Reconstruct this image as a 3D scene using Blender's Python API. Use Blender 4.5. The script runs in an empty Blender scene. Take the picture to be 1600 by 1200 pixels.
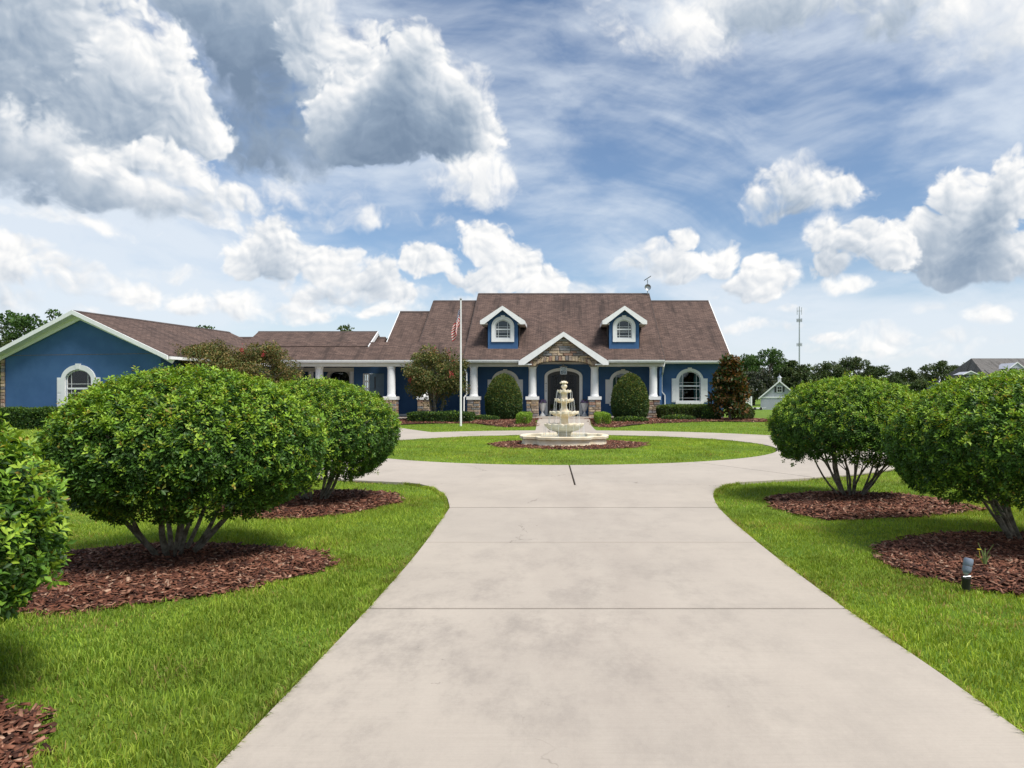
import bpy, math, random
import numpy as np
from mathutils import Vector

random.seed(7)
rng = np.random.default_rng(11)
R = math.radians
S = bpy.context.scene
COL = S.collection

# ------------------------------------------------------------------ camera
F, CX, HZ, CH = 1110.0, 878.0, 620.0, 1.56      # focal length in photo pixels, vanishing point, eye height
cam = bpy.data.cameras.new('camera')
cam.sensor_width = 36.0
cam.lens = 36.0 * F / 1600.0
cam.shift_x = -(CX - 800.0) / 1600.0
cam.shift_y = (HZ - 600.0) / 1600.0
cam.clip_start = 0.05
cam.clip_end = 6000.0
cam_o = bpy.data.objects.new('camera', cam)
cam_o.location = (0.0, 0.0, CH)
cam_o.rotation_euler = (R(90), 0, 0)
COL.objects.link(cam_o)
S.camera = cam_o

# ------------------------------------------------------------------ sun
SUN_EL, SUN_AZ = R(58), R(128)                   # high on the right, a little behind the camera
sd = Vector((math.sin(SUN_AZ) * math.cos(SUN_EL), math.cos(SUN_AZ) * math.cos(SUN_EL), math.sin(SUN_EL)))
sun = bpy.data.lights.new('sun', 'SUN')
sun.energy = 2.6
sun.angle = R(20)
sun.color = (1.0, 0.95, 0.87)
sun_o = bpy.data.objects.new('sun', sun)
sun_o.rotation_euler = sd.to_track_quat('Z', 'Y').to_euler()
sun_o.location = (20, 20, 60)
COL.objects.link(sun_o)

# ------------------------------------------------------------------ view
vs = S.view_settings
vs.view_transform = 'Standard'
vs.look = 'None'
vs.exposure = 0.92
vs.gamma = 1.0
vs.use_curve_mapping = False
cy = S.cycles
cy.use_denoising = True
cy.max_bounces = 6
cy.diffuse_bounces = 3
cy.glossy_bounces = 2
cy.transmission_bounces = 3
cy.transparent_max_bounces = 8
cy.caustics_reflective = False
cy.caustics_refractive = False

# ------------------------------------------------------------------ world: sky with cumulus
W = bpy.data.worlds.new('World')
S.world = W
W.use_nodes = True


class NT:
    """small helper for node trees"""
    def __init__(s, tree):
        s.t = tree

    def n(s, kind, **kw):
        nd = s.t.nodes.new(kind)
        for k, v in kw.items():
            setattr(nd, k, v)
        return nd

    def set(s, sock, v):
        if hasattr(v, 'is_output') or isinstance(v, bpy.types.NodeSocket):
            s.t.links.new(v, sock)
        else:
            sock.default_value = v

    def m(s, op, a, b=0.0, c=0.0, clamp=False):
        nd = s.n('ShaderNodeMath', operation=op, use_clamp=clamp)
        s.set(nd.inputs[0], a)
        s.set(nd.inputs[1], b)
        s.set(nd.inputs[2], c)
        return nd.outputs[0]

    def vm(s, op, a, b=None, c=None):
        nd = s.n('ShaderNodeVectorMath', operation=op)
        s.set(nd.inputs[0], a)
        if b is not None:
            s.set(nd.inputs[1], b)
        if c is not None:
            s.set(nd.inputs[2], c)
        return nd.outputs['Value'] if op in ('LENGTH', 'DOT_PRODUCT', 'DISTANCE') else nd.outputs['Vector']

    def scale(s, a, k):
        nd = s.n('ShaderNodeVectorMath', operation='SCALE')
        s.set(nd.inputs[0], a)
        s.set(nd.inputs['Scale'], k)
        return nd.outputs['Vector']

    def noise(s, vec, scale, detail=4.0, rough=0.55, lac=2.0, dist=0.0, color=False, dims='3D'):
        nd = s.n('ShaderNodeTexNoise', noise_dimensions=dims)
        s.set(nd.inputs['Vector'], vec)
        s.set(nd.inputs['Scale'], scale)
        s.set(nd.inputs['Detail'], detail)
        s.set(nd.inputs['Roughness'], rough)
        s.set(nd.inputs['Lacunarity'], lac)
        s.set(nd.inputs['Distortion'], dist)
        return nd.outputs['Color'] if color else nd.outputs['Fac']

    def mapr(s, v, a, b, c=0.0, d=1.0, smooth=True):
        nd = s.n('ShaderNodeMapRange', interpolation_type='SMOOTHSTEP' if smooth else 'LINEAR', clamp=True)
        s.set(nd.inputs[0], v)
        for i, k in enumerate((a, b, c, d)):
            s.set(nd.inputs[1 + i], k)
        return nd.outputs[0]

    def mix(s, f, a, b, mode='MIX'):
        nd = s.n('ShaderNodeMix', data_type='RGBA', blend_type=mode)
        s.set(nd.inputs[0], f)
        s.set(nd.inputs[6], a)
        s.set(nd.inputs[7], b)
        return nd.outputs[2]


# ---- cumulus sky computed as fields over direction (azimuth, elevation)
def sky_dir(px, py):
    u = (px - CX) / F
    v = (HZ - py) / F
    return math.atan(u), math.atan(v / math.sqrt(1 + u * u))


# cumulus masses, far ones first: (depth of shade, softness, [photo position, half sizes, weight])
CLOUDS = [
    (.75, .55, [(1275, -5, 230, 62, 1.0), (1130, 10, 90, 40, .6), (1420, 20, 120, 40, .6)]),
    (.25, .9, [(1010, 45, 95, 55, .55), (1085, 75, 75, 45, .45), (1540, 30, 130, 50, .55), (960, 5, 60, 25, .4), (1150, 110, 40, 30, .3)]),
    (.70, .15, [(60, 40, 200, 110, 1.0), (150, 120, 130, 90, 1.0), (20, 160, 170, 110, 1.0)]),
    (1.15, .5, [(420, 120, 100, 150, 1.1), (390, 0, 130, 90, 1.0), (470, 210, 90, 70, 1.0)]),
    (.50, .10, [(500, 70, 50, 95, .8), (545, 120, 50, 60, .7)]),
    (1.05, .10, [(640, 120, 78, 68, 1.0), (690, 175, 75, 62, 1.0), (570, 185, 80, 70, 1.0), (640, 225, 125, 50, 1.1), (735, 228, 52, 38, .9)]),
    (.60, .10, [(235, 150, 90, 80, 1.0), (310, 190, 60, 55, .9), (180, 215, 110, 60, 1.0)]),
    (1.25, .45, [(60, 262, 230, 62, 1.1), (210, 300, 190, 36, 1.1), (330, 300, 80, 26, .9)]),
    (.45, .2, [(235, 255, 58, 34, .8), (290, 265, 44, 24, .7), (170, 268, 46, 16, .5), (395, 310, 52, 20, .65)]),
    (.18, .7, [(735, 298, 70, 32, .6), (480, 300, 80, 20, .4), (90, 345, 130, 14, .4), (560, 345, 90, 12, .3)]),
    (.75, .12, [(420, 372, 60, 40, .9), (455, 400, 95, 36, .95), (380, 398, 42, 24, .8)]),
    (.60, .25, [(560, 440, 62, 42, .8), (500, 452, 60, 26, .7), (600, 462, 60, 26, .7)]),
    (.42, .15, [(662, 414, 46, 28, .85), (760, 378, 46, 28, .8), (800, 398, 52, 28, .8), (840, 435, 46, 34, .8), (770, 440, 60, 22, .7)]),
    (.5, .35, [(40, 425, 70, 34, .75), (120, 446, 60, 28, .7), (215, 455, 56, 26, .7), (300, 470, 60, 22, .65), (385, 472, 56, 22, .6), (20, 478, 90, 22, .6), (150, 488, 90, 14, .55), (480, 486, 80, 15, .5), (610, 490, 60, 10, .4)]),
    (.3, .6, [(1180, 520, 60, 10, .5), (1290, 545, 70, 9, .5), (1420, 552, 90, 9, .5), (1560, 540, 80, 10, .5), (1240, 495, 40, 8, .4), (1480, 480, 60, 8, .4), (260, 420, 50, 8, .35), (330, 345, 70, 9, .3)]),
    (.60, .2, [(1235, 302, 72, 36, .95), (1290, 320, 66, 30, .85), (1180, 316, 46, 26, .8), (1240, 335, 80, 16, .8)]),
    (.42, .2, [(1000, 408, 52, 32, .85), (1060, 420, 56, 24, .8), (1108, 416, 34, 28, .8), (1045, 375, 18, 20, .55), (1185, 440, 50, 30, .85), (1170, 460, 62, 22, .8)]),
    (.95, .10, [(1575, 325, 62, 62, 1.0), (1500, 318, 34, 36, .9), (1520, 385, 90, 52, 1.1), (1590, 410, 90, 40, 1.1), (1440, 400, 60, 36, 1.0), (1530, 430, 100, 20, 1.0)]),
    (.60, .12, [(1300, 392, 40, 38, .95), (1360, 400, 60, 36, .95), (1310, 428, 52, 24, .95), (1400, 415, 50, 30, .9)]),
    (.22, .5, [(1540, 504, 32, 15, .7), (1390, 532, 70, 16, .5), (1320, 455, 52, 9, .5), (1460, 535, 60, 10, .45), (1310, 530, 40, 9, .4), (900, 452, 60, 18, .45), (700, 474, 80, 16, .45), (1100, 492, 60, 8, .35)]),
]


def hash2(ix, iy, s):
    h = (ix.astype(np.uint32) * np.uint32(374761393) + iy.astype(np.uint32) * np.uint32(668265263) + np.uint32(s * 2654435 + 12345))
    h = (h ^ (h >> np.uint32(13))) * np.uint32(1274126177)
    h = h ^ (h >> np.uint32(16))
    return (h & np.uint32(0xFFFFFF)).astype(np.float32) / np.float32(0xFFFFFF)


def vnoise(x, y, s):
    ix = np.floor(x)
    iy = np.floor(y)
    fx = (x - ix).astype(np.float32)
    fy = (y - iy).astype(np.float32)
    ix = ix.astype(np.int32)
    iy = iy.astype(np.int32)
    fx = fx * fx * fx * (fx * (fx * 6 - 15) + 10)
    fy = fy * fy * fy * (fy * (fy * 6 - 15) + 10)
    a = hash2(ix, iy, s)
    b = hash2(ix + 1, iy, s)
    c = hash2(ix, iy + 1, s)
    d = hash2(ix + 1, iy + 1, s)
    return (a + (b - a) * fx) * (1 - fy) + (c + (d - c) * fx) * fy


def vfbm(x, y, s, octs, rough=.5):
    out = 0
    amp = 1.0
    tot = 0
    for o in range(octs):
        out = out + amp * vnoise(x * 2 ** o + 17.3 * o, y * 2 ** o - 9.1 * o, s + o)
        tot += amp
        amp *= rough
    return out / tot - .5


def puffs(x, y, s):
    ix = np.floor(x).astype(np.int32)
    iy = np.floor(y).astype(np.int32)
    best = np.full(x.shape, 9.0, np.float32)
    for dx in (-1, 0, 1):
        for dy in (-1, 0, 1):
            cx = ix + dx
            cy_ = iy + dy
            jx = cx + hash2(cx, cy_, s) - x
            jy = cy_ + hash2(cx, cy_, s + 77) - y
            best = np.minimum(best, (jx * jx + jy * jy).astype(np.float32))
    return 1.0 - np.clip(best, 0, 1.4)


def smooth01(v, a, b):
    q = np.clip((v - a) / (b - a), 0, 1)
    return q * q * (3 - 2 * q)


def blur(a, k):
    for ax in (0, 1):
        a = (a + np.roll(a, k, ax) + np.roll(a, -k, ax)) / 3
    return a


def cloud_layer(mass, az, el, px, py, seed, dark, soft, step_el, step_az):
    b = .52 * puffs(px * 17 + seed, py * 19, 3 + seed) + .30 * puffs(px * 37, py * 40 + seed, 5 + seed) + .17 * puffs(px * 78, py * 82, 7 + seed) + .09 * puffs(px * 150, py * 154, 9)
    b = b - .68
    fb = vfbm(px * 10 + seed, py * 13, 111 + seed, 6, .58)
    f = .8 * mass + (1.25 - .7 * soft) * b + (1.0 + .8 * soft) * fb + .85 * vfbm(px * 40, py * 46, 300 + seed, 5, .65)
    edge = .30 + .75 * soft + 1.9 * np.clip(vfbm(az * 9, el * 12, 131 + seed, 4, .6) + .06, 0, .5)
    cover = smooth01(f, 0, edge)
    rho = blur(blur(np.clip(f, 0, 1.0), 2), 3)
    tau = np.zeros_like(rho)
    d = .005
    pos = .002
    for i in range(13):
        pos += d
        sy = int(round(pos / step_el))
        sx_ = int(round(.45 * pos / step_az))
        sh = np.roll(rho, (-sy, -sx_), (0, 1))
        if sy:
            sh[-sy:, :] = 0
        if sx_:
            sh[:, -sx_:] = 0
        tau += sh * d
        d *= 1.2
    lit = np.exp(-np.maximum(tau - .004, 0) * 30.0)
    k1, k2 = max(1, int(.006 / step_el)), max(1, int(.004 / step_az))
    det = np.clip((b - np.roll(b, (-k1, -k2), (0, 1))) * (1.9 - 1.5 * soft), -.4, .4)
    low = .68 + .32 * smooth01(el, .04, .30)
    sh_ = np.minimum(dark * 1.15 + .12, 1.25) * low * (1 - lit)
    v = .93 - .74 * sh_ + det * .62 * (1.0 - .72 * np.clip(sh_, 0, 1)) + .45 * fb + .30 * vfbm(px * 34, py * 40, 350 + seed, 5, .6)
    return np.clip(v, 0, 1.05), cover


STOPS = [(0.0, (.105, .145, .205)), (.22, (.155, .20, .262)), (.45, (.245, .285, .335)), (.7, (.37, .395, .425)), (.92, (.485, .49, .495)), (1.05, (.545, .54, .53))]


def cloud_sky(az, el, step_el, step_az, view):
    """colour and cover of the clouds, and the thin veil, for a grid of directions (rows go up)"""
    w1x, w1y = vfbm(az * 5, el * 5, 1, 3), vfbm(az * 5, el * 5, 21, 3)
    w2x, w2y = vfbm(az * 22, el * 22, 41, 4), vfbm(az * 22, el * 22, 61, 4)
    px = az + .05 * w1x + .030 * w2x
    py = el + .04 * w1y + .026 * w2y
    V = np.zeros(az.shape, np.float32)
    C = np.zeros(az.shape, np.float32)
    jobs = []
    if view:
        H, Wd = az.shape
        for gi, (dark, soft, blobs) in enumerate(CLOUDS):
            x0 = min(sky_dir(c[0] - c[2] * 1.7, c[1])[0] for c in blobs)
            x1 = max(sky_dir(c[0] + c[2] * 1.7, c[1])[0] for c in blobs)
            y0 = min(sky_dir(c[0], c[1] + c[3] * 1.7)[1] for c in blobs) - .03
            y1 = max(sky_dir(c[0], c[1] - c[3] * 1.7)[1] for c in blobs) + .03
            i0, i1 = np.searchsorted(az[0], (x0, x1))
            j0, j1 = np.searchsorted(el[:, 0], (y0, y1))
            sl = (slice(j0, j1), slice(i0, i1))
            if j1 - j0 < 4 or i1 - i0 < 4:
                continue
            mass = np.full(az[sl].shape, -1.3, np.float32)
            for (cx, cy_, rx, ry, wt) in blobs:
                a, e = sky_dir(cx, cy_)
                cs = math.cos(a)
                dy = (py[sl] - e) * (F / ry)
                dy = np.where(dy < 0, dy * 1.3, dy)
                q = ((px[sl] - a) * (F / (rx * cs * cs))) ** 2 + dy ** 2
                v = wt * (1 - q * .9)
                k = .15
                h = np.clip(.5 + .5 * (v - mass) / k, 0, 1)
                mass = mass * (1 - h) + v * h + k * h * (1 - h)
            jobs.append((sl, np.clip(mass, -1.3, 1.2), gi * 13 + 1, dark, soft))
    # the same broken cumulus goes on round the rest of the dome
    out = np.maximum(smooth01(np.abs(az + .06), .74, .95), smooth01(el, .56, .72))
    gen = 6.5 * vfbm(az * 2.4, el * 4.2, 91, 3) - .15
    full = (slice(None), slice(None))
    jobs.insert(0, (full, np.clip(gen * out - 1.3 * (1 - out), -1.3, 1.2), 500, .8, .25))
    for sl, mass, seed, dark, soft in jobs:
        v, c = cloud_layer(mass, az[sl], el[sl], px[sl], py[sl], seed, dark, soft, step_el, step_az)
        V[sl] = V[sl] * (1 - c) + v * c
        C[sl] = 1 - (1 - C[sl]) * (1 - c)
    V = np.where(C > 1e-3, V / np.maximum(C, 1e-3), 1.0)
    colr = np.zeros(az.shape + (3,), np.float32)
    xs = [s_[0] for s_ in STOPS]
    for ch in range(3):
        colr[..., ch] = np.interp(V, xs, [s_[1][ch] for s_ in STOPS])
    # thin streaked veil
    q1, q2 = vfbm(az * 3, el * 3, 171, 3), vfbm(az * 3, el * 5, 191, 3)
    ax, ay = az * 2.4 + .9 * q1, (el + .12 * az) * 8 + 1.0 * q2
    c1 = vfbm(ax, ay, 211, 8, .58)
    c2 = vfbm(az * 4 + q2 * 1.2, (el - .16 * az) * 17 + q1 * 1.4, 231, 7, .6)
    veil = .86 * smooth01(c1 + .35 * c2, -.34, .17)
    veil = np.maximum(veil, .80 * (1 - smooth01(el, .0, .22)))
    return colr, C, veil.astype(np.float32)


def make_image(name, rgba):
    h, w = rgba.shape[:2]
    im = bpy.data.images.new(name, w, h, alpha=True, float_buffer=True)
    im.colorspace_settings.name = 'Non-Color'
    im.alpha_mode = 'CHANNEL_PACKED'
    im.pixels.foreach_set(np.ascontiguousarray(rgba, np.float32).ravel())
    im.update()
    im.pack()
    return im


def sky_pixels(a0, a1, e0, e1, w, h, view):
    az, el = np.meshgrid(np.linspace(a0, a1, w, dtype=np.float32), np.linspace(e0, e1, h, dtype=np.float32))
    c, cov, veil = cloud_sky(az, el, (e1 - e0) / h, (a1 - a0) / w, view)
    vc = np.array(VEIL, np.float32)
    al = 1 - (1 - veil) * (1 - cov)
    rgb = (c * cov[..., None] + vc * (veil * (1 - cov))[..., None]) / np.maximum(al, 1e-4)[..., None]
    return np.concatenate([rgb, al[..., None]], -1)


VEIL = (.425, .46, .50)
SKYWIN = (-.86, .80, -.03, .62)


def build_world():
    t = NT(W.node_tree)
    W.node_tree.nodes.clear()
    out = t.n('ShaderNodeOutputWorld')
    bg = t.n('ShaderNodeBackground')
    W.node_tree.links.new(bg.outputs[0], out.inputs[0])
    sky = t.n('ShaderNodeTexSky', sky_type='NISHITA')
    sky.sun_disc = False
    sky.sun_elevation = SUN_EL
    sky.sun_rotation = SUN_AZ
    sky.air_density = 1.0
    sky.dust_density = 0.6
    sky.ozone_density = 3.0
    blue = t.scale(sky.outputs[0], SKY_STRENGTH)
    D = t.n('ShaderNodeTexCoord').outputs['Generated']
    sx = t.n('ShaderNodeSeparateXYZ')
    t.set(sx.inputs[0], D)
    az = t.m('ARCTAN2', sx.outputs[0], sx.outputs[1])
    el = t.m('ARCSINE', sx.outputs[2])

    def tex(im, a0, a1, e0, e1):
        cb = t.n('ShaderNodeCombineXYZ')
        t.set(cb.inputs[0], t.mapr(az, a0, a1, smooth=False))
        t.set(cb.inputs[1], t.mapr(el, e0, e1, smooth=False))
        nd = t.n('ShaderNodeTexImage', image=im, interpolation='Linear', extension='EXTEND')
        t.set(nd.inputs[0], cb.outputs[0])
        return nd
    a0, a1, e0, e1 = SKYWIN
    i1 = tex(make_image('sky_clouds', sky_pixels(a0, a1, e0, e1, 1800, 705, True)), *SKYWIN)
    i2 = tex(make_image('sky_dome', sky_pixels(-math.pi, math.pi, 0.0, math.pi / 2, 1024, 256, False)), -math.pi, math.pi, 0.0, math.pi / 2)
    inside = t.m('MULTIPLY', t.m('COMPARE', az, (a0 + a1) / 2, (a1 - a0) / 2 - .002), t.m('LESS_THAN', el, e1 - .002))
    colr = t.mix(inside, i2.outputs[0], i1.outputs[0])
    alp = t.m('ADD', t.m('MULTIPLY', i1.outputs[1], inside), t.m('MULTIPLY', i2.outputs[1], t.m('SUBTRACT', 1.0, inside)))
    t.set(bg.inputs[0], t.mix(alp, blue, colr))
    bg.inputs[1].default_value = 1.0


SKY_STRENGTH = .070
build_world()
W.cycles.sampling_method = 'MANUAL'
W.cycles.sample_map_resolution = 512


# ------------------------------------------------------------------ helpers
class Geo:
    def __init__(s):
        s.v = []
        s.f = []

    def add(s, vs_, fs):
        o = len(s.v)
        s.v += [tuple(p) for p in vs_]
        s.f += [tuple(i + o for i in f) for f in fs]
        return s

    def box(s, x0, x1, y0, y1, z0, z1):
        return s.add([(x0, y0, z0), (x1, y0, z0), (x1, y1, z0), (x0, y1, z0), (x0, y0, z1), (x1, y0, z1), (x1, y1, z1), (x0, y1, z1)],
                     [(0, 3, 2, 1), (4, 5, 6, 7), (0, 1, 5, 4), (1, 2, 6, 5), (2, 3, 7, 6), (3, 0, 4, 7)])

    def prism(s, pts, a, b):
        """closed outline of 3-D points swept from +a to +b (vectors)"""
        n = len(pts)
        A, B = Vector(a), Vector(b)
        vs_ = [Vector(p) + A for p in pts] + [Vector(p) + B for p in pts]
        fs = [tuple(range(n)), tuple(range(2 * n - 1, n - 1, -1))]
        fs += [(i, i + n, (i + 1) % n + n, (i + 1) % n) for i in range(n)]
        return s.add(vs_, fs)

    def ring(s, outer, inner, a, b, closed=True):
        """band between two outlines of equal length, swept from a to b"""
        n = len(outer)
        A, B = Vector(a), Vector(b)
        vs_ = [Vector(p) + A for p in outer] + [Vector(p) + A for p in inner] + [Vector(p) + B for p in outer] + [Vector(p) + B for p in inner]
        fs = []
        for i in range(n if closed else n - 1):
            j = (i + 1) % n
            fs += [(i, j, n + j, n + i), (2 * n + i, 3 * n + i, 3 * n + j, 2 * n + j), (i, 2 * n + i, 2 * n + j, j), (n + i, n + j, 3 * n + j, 3 * n + i)]
        if not closed:
            for i in (0, n - 1):
                fs.append((i, n + i, 3 * n + i, 2 * n + i))
        return s.add(vs_, fs)

    def tube(s, pts, rad, n=8, caps=True):
        pts = [Vector(p) for p in pts]
        if not hasattr(rad, '__len__'):
            rad = [rad] * len(pts)
        vs_, fs = [], []
        up = Vector((0.13, 0.31, .94))
        for i, p in enumerate(pts):
            d = (pts[min(i + 1, len(pts) - 1)] - pts[max(i - 1, 0)]).normalized()
            a = d.cross(up)
            if a.length < .05:
                a = d.cross(Vector((1, 0, 0)))
            a.normalize()
            b = d.cross(a)
            for k in range(n):
                t = 2 * math.pi * k / n
                vs_.append(p + (a * math.cos(t) + b * math.sin(t)) * rad[i])
        for i in range(len(pts) - 1):
            for k in range(n):
                fs.append((i * n + k, i * n + (k + 1) % n, (i + 1) * n + (k + 1) % n, (i + 1) * n + k))
        if caps:
            fs.append(tuple(range(n - 1, -1, -1)))
            fs.append(tuple(range((len(pts) - 1) * n, len(pts) * n)))
        return s.add(vs_, fs)

    def lathe(s, prof, c, n=32, scal=0, amp=0.0, cap=True):
        """profile of (radius, z[, scallop]) turned about the vertical through c"""
        vs_, fs = [], []
        for pr in prof:
            sc = pr[2] if len(pr) > 2 else 0
            for k in range(n):
                t = 2 * math.pi * k / n
                q = abs(math.sin(scal * t / 2)) if scal else 0
                r = pr[0] * (1 + sc * amp * (q - .5))
                vs_.append((c[0] + r * math.cos(t), c[1] + r * math.sin(t), c[2] + pr[1] + sc * amp * .25 * (q - .5)))
        m = len(prof)
        for i in range(m - 1):
            for k in range(n):
                fs.append((i * n + k, i * n + (k + 1) % n, (i + 1) * n + (k + 1) % n, (i + 1) * n + k))
        if cap:
            fs.append(tuple(range(n - 1, -1, -1)))
            fs.append(tuple(range((m - 1) * n, m * n)))
        return s.add(vs_, fs)

    def xf(s, fn):
        s.v = [tuple(fn(*p)) for p in s.v]
        return s


def root_of(o):
    while o.parent:
        o = o.parent
    return o


def link(name, me, parent=None, loc=None):
    o = bpy.data.objects.new(name, me)
    COL.objects.link(o)
    if parent:
        o.parent = parent
    if loc is not None:
        o.location = loc
    return o


def mk(name, g, m, parent=None, smooth=False, base=None, uv=None, sharp=40):
    """one mesh object; coordinates in g are world coordinates"""
    me = bpy.data.meshes.new(name)
    b = Vector(base) if base is not None else (Vector(root_of(parent).location) if parent else Vector((0, 0, 0)))
    me.from_pydata([(p[0] - b.x, p[1] - b.y, p[2] - b.z) for p in g.v], [], g.f)
    me.update()
    me.materials.append(m)
    if uv:
        o_, ud, vd = (Vector(q) for q in uv)
        lay = me.uv_layers.new(name='UVMap')
        for lp in me.loops:
            p = Vector(g.v[lp.vertex_index]) - o_
            lay.data[lp.index].uv = (p.dot(ud), p.dot(vd))
    if smooth:
        me.polygons.foreach_set('use_smooth', [True] * len(me.polygons))
        me.set_sharp_from_angle(angle=R(sharp))
    return link(name, me, parent, b if (base is not None and not parent) else None)


def mk_np(name, V, T, m, parent=None, col=None, loc=None, smooth=False):
    """mesh from numpy triangles"""
    me = bpy.data.meshes.new(name)
    V = np.ascontiguousarray(V, np.float32)
    T = np.ascontiguousarray(T, np.int32)
    me.vertices.add(len(V))
    me.vertices.foreach_set('co', V.ravel())
    k = T.shape[1]
    me.loops.add(T.size)
    me.loops.foreach_set('vertex_index', T.ravel())
    me.polygons.add(len(T))
    me.polygons.foreach_set('loop_start', np.arange(0, T.size, k, dtype=np.int32))
    me.polygons.foreach_set('loop_total', np.full(len(T), k, np.int32))
    if smooth:
        me.polygons.foreach_set('use_smooth', np.ones(len(T), bool))
    me.update(calc_edges=True)
    if col is not None:
        at = me.color_attributes.new('tint', 'FLOAT_COLOR', 'POINT')
        c4 = np.ones((len(V), 4), np.float32)
        c4[:, :3] = col
        at.data.foreach_set('color', c4.ravel())
    me.materials.append(m)
    return link(name, me, parent, loc)


def thing(name, label, cat, loc, group=None):
    o = bpy.data.objects.new(name, None)
    o.empty_display_size = .2
    COL.objects.link(o)
    o.location = loc
    return tag(o, label, cat, group)


def tag(o, label=None, cat=None, group=None, kind=None):
    if label:
        o['label'] = label
    if cat:
        o['category'] = cat
    if group:
        o['group'] = group
    if kind:
        o['kind'] = kind
    return o


def sstep(v, a, b):
    q = min(1, max(0, (v - a) / (b - a)))
    return q * q * (3 - 2 * q)


def zt(y):
    """ground height: level up to the ring drive, then a slight rise to the house pad"""
    return .22 * sstep(y, 33, 42)


def zt_np(y):
    return .22 * smooth01(y, 33, 42)


def X(px, y):
    return (px - CX) * y / F


def Z(py, y):
    return CH + (HZ - py) * y / F


def gp(px, py):
    """ground point under a photo position on the level part"""
    y = F * CH / (py - HZ)
    return (X(px, y), y)


# ------------------------------------------------------------------ materials
def new_mat(name):
    m = bpy.data.materials.new(name)
    m.use_nodes = True
    t = NT(m.node_tree)
    bs = m.node_tree.nodes['Principled BSDF']
    return m, t, bs


def bump(t, bs, h, strength=.3, dist=.02):
    b = t.n('ShaderNodeBump')
    b.inputs['Strength'].default_value = strength
    b.inputs['Distance'].default_value = dist
    t.set(b.inputs['Height'], h)
    t.t.links.new(b.outputs[0], bs.inputs['Normal'])


def c4(c):
    return (c[0], c[1], c[2], 1)


def mat_noise(name, ca, cb, scale=4.0, rough=.6, bs_=30.0, bstr=.25, bdist=.01, detail=6, spec=.4, lo=.35, hi=.65):
    m, t, bs = new_mat(name)
    co = t.n('ShaderNodeNewGeometry').outputs['Position']
    n = t.noise(co, scale, detail, .6)
    t.set(bs.inputs['Base Color'], t.mix(t.mapr(n, lo, hi), c4(ca), c4(cb)))
    bs.inputs['Roughness'].default_value = rough
    bs.inputs['Specular IOR Level'].default_value = spec
    if bstr:
        bump(t, bs, t.noise(co, bs_, 5, .6), bstr, bdist)
    return m


def mat_tint(name, rough=.5, spec=.4, trans=0.0, noise=0.0):
    """colour from each piece's own tint"""
    m, t, bs = new_mat(name)
    at = t.n('ShaderNodeAttribute', attribute_name='tint')
    colr = at.outputs['Color']
    if noise:
        co = t.n('ShaderNodeNewGeometry').outputs['Position']
        colr = t.mix(t.mapr(t.noise(co, noise, 3), .3, .7), t.scale(colr, .72), colr)
    t.set(bs.inputs['Base Color'], colr)
    bs.inputs['Roughness'].default_value = rough
    bs.inputs['Specular IOR Level'].default_value = spec
    if trans:
        tr = t.n('ShaderNodeBsdfTranslucent')
        t.set(tr.inputs[0], t.mix(1.0, colr, (1.25, 1.15, .55, 1), 'MULTIPLY'))
        mx = t.n('ShaderNodeMixShader')
        mx.inputs[0].default_value = trans
        t.t.links.new(bs.outputs[0], mx.inputs[1])
        t.t.links.new(tr.outputs[0], mx.inputs[2])
        t.t.links.new(mx.outputs[0], t.t.nodes['Material Output'].inputs[0])
    return m


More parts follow.
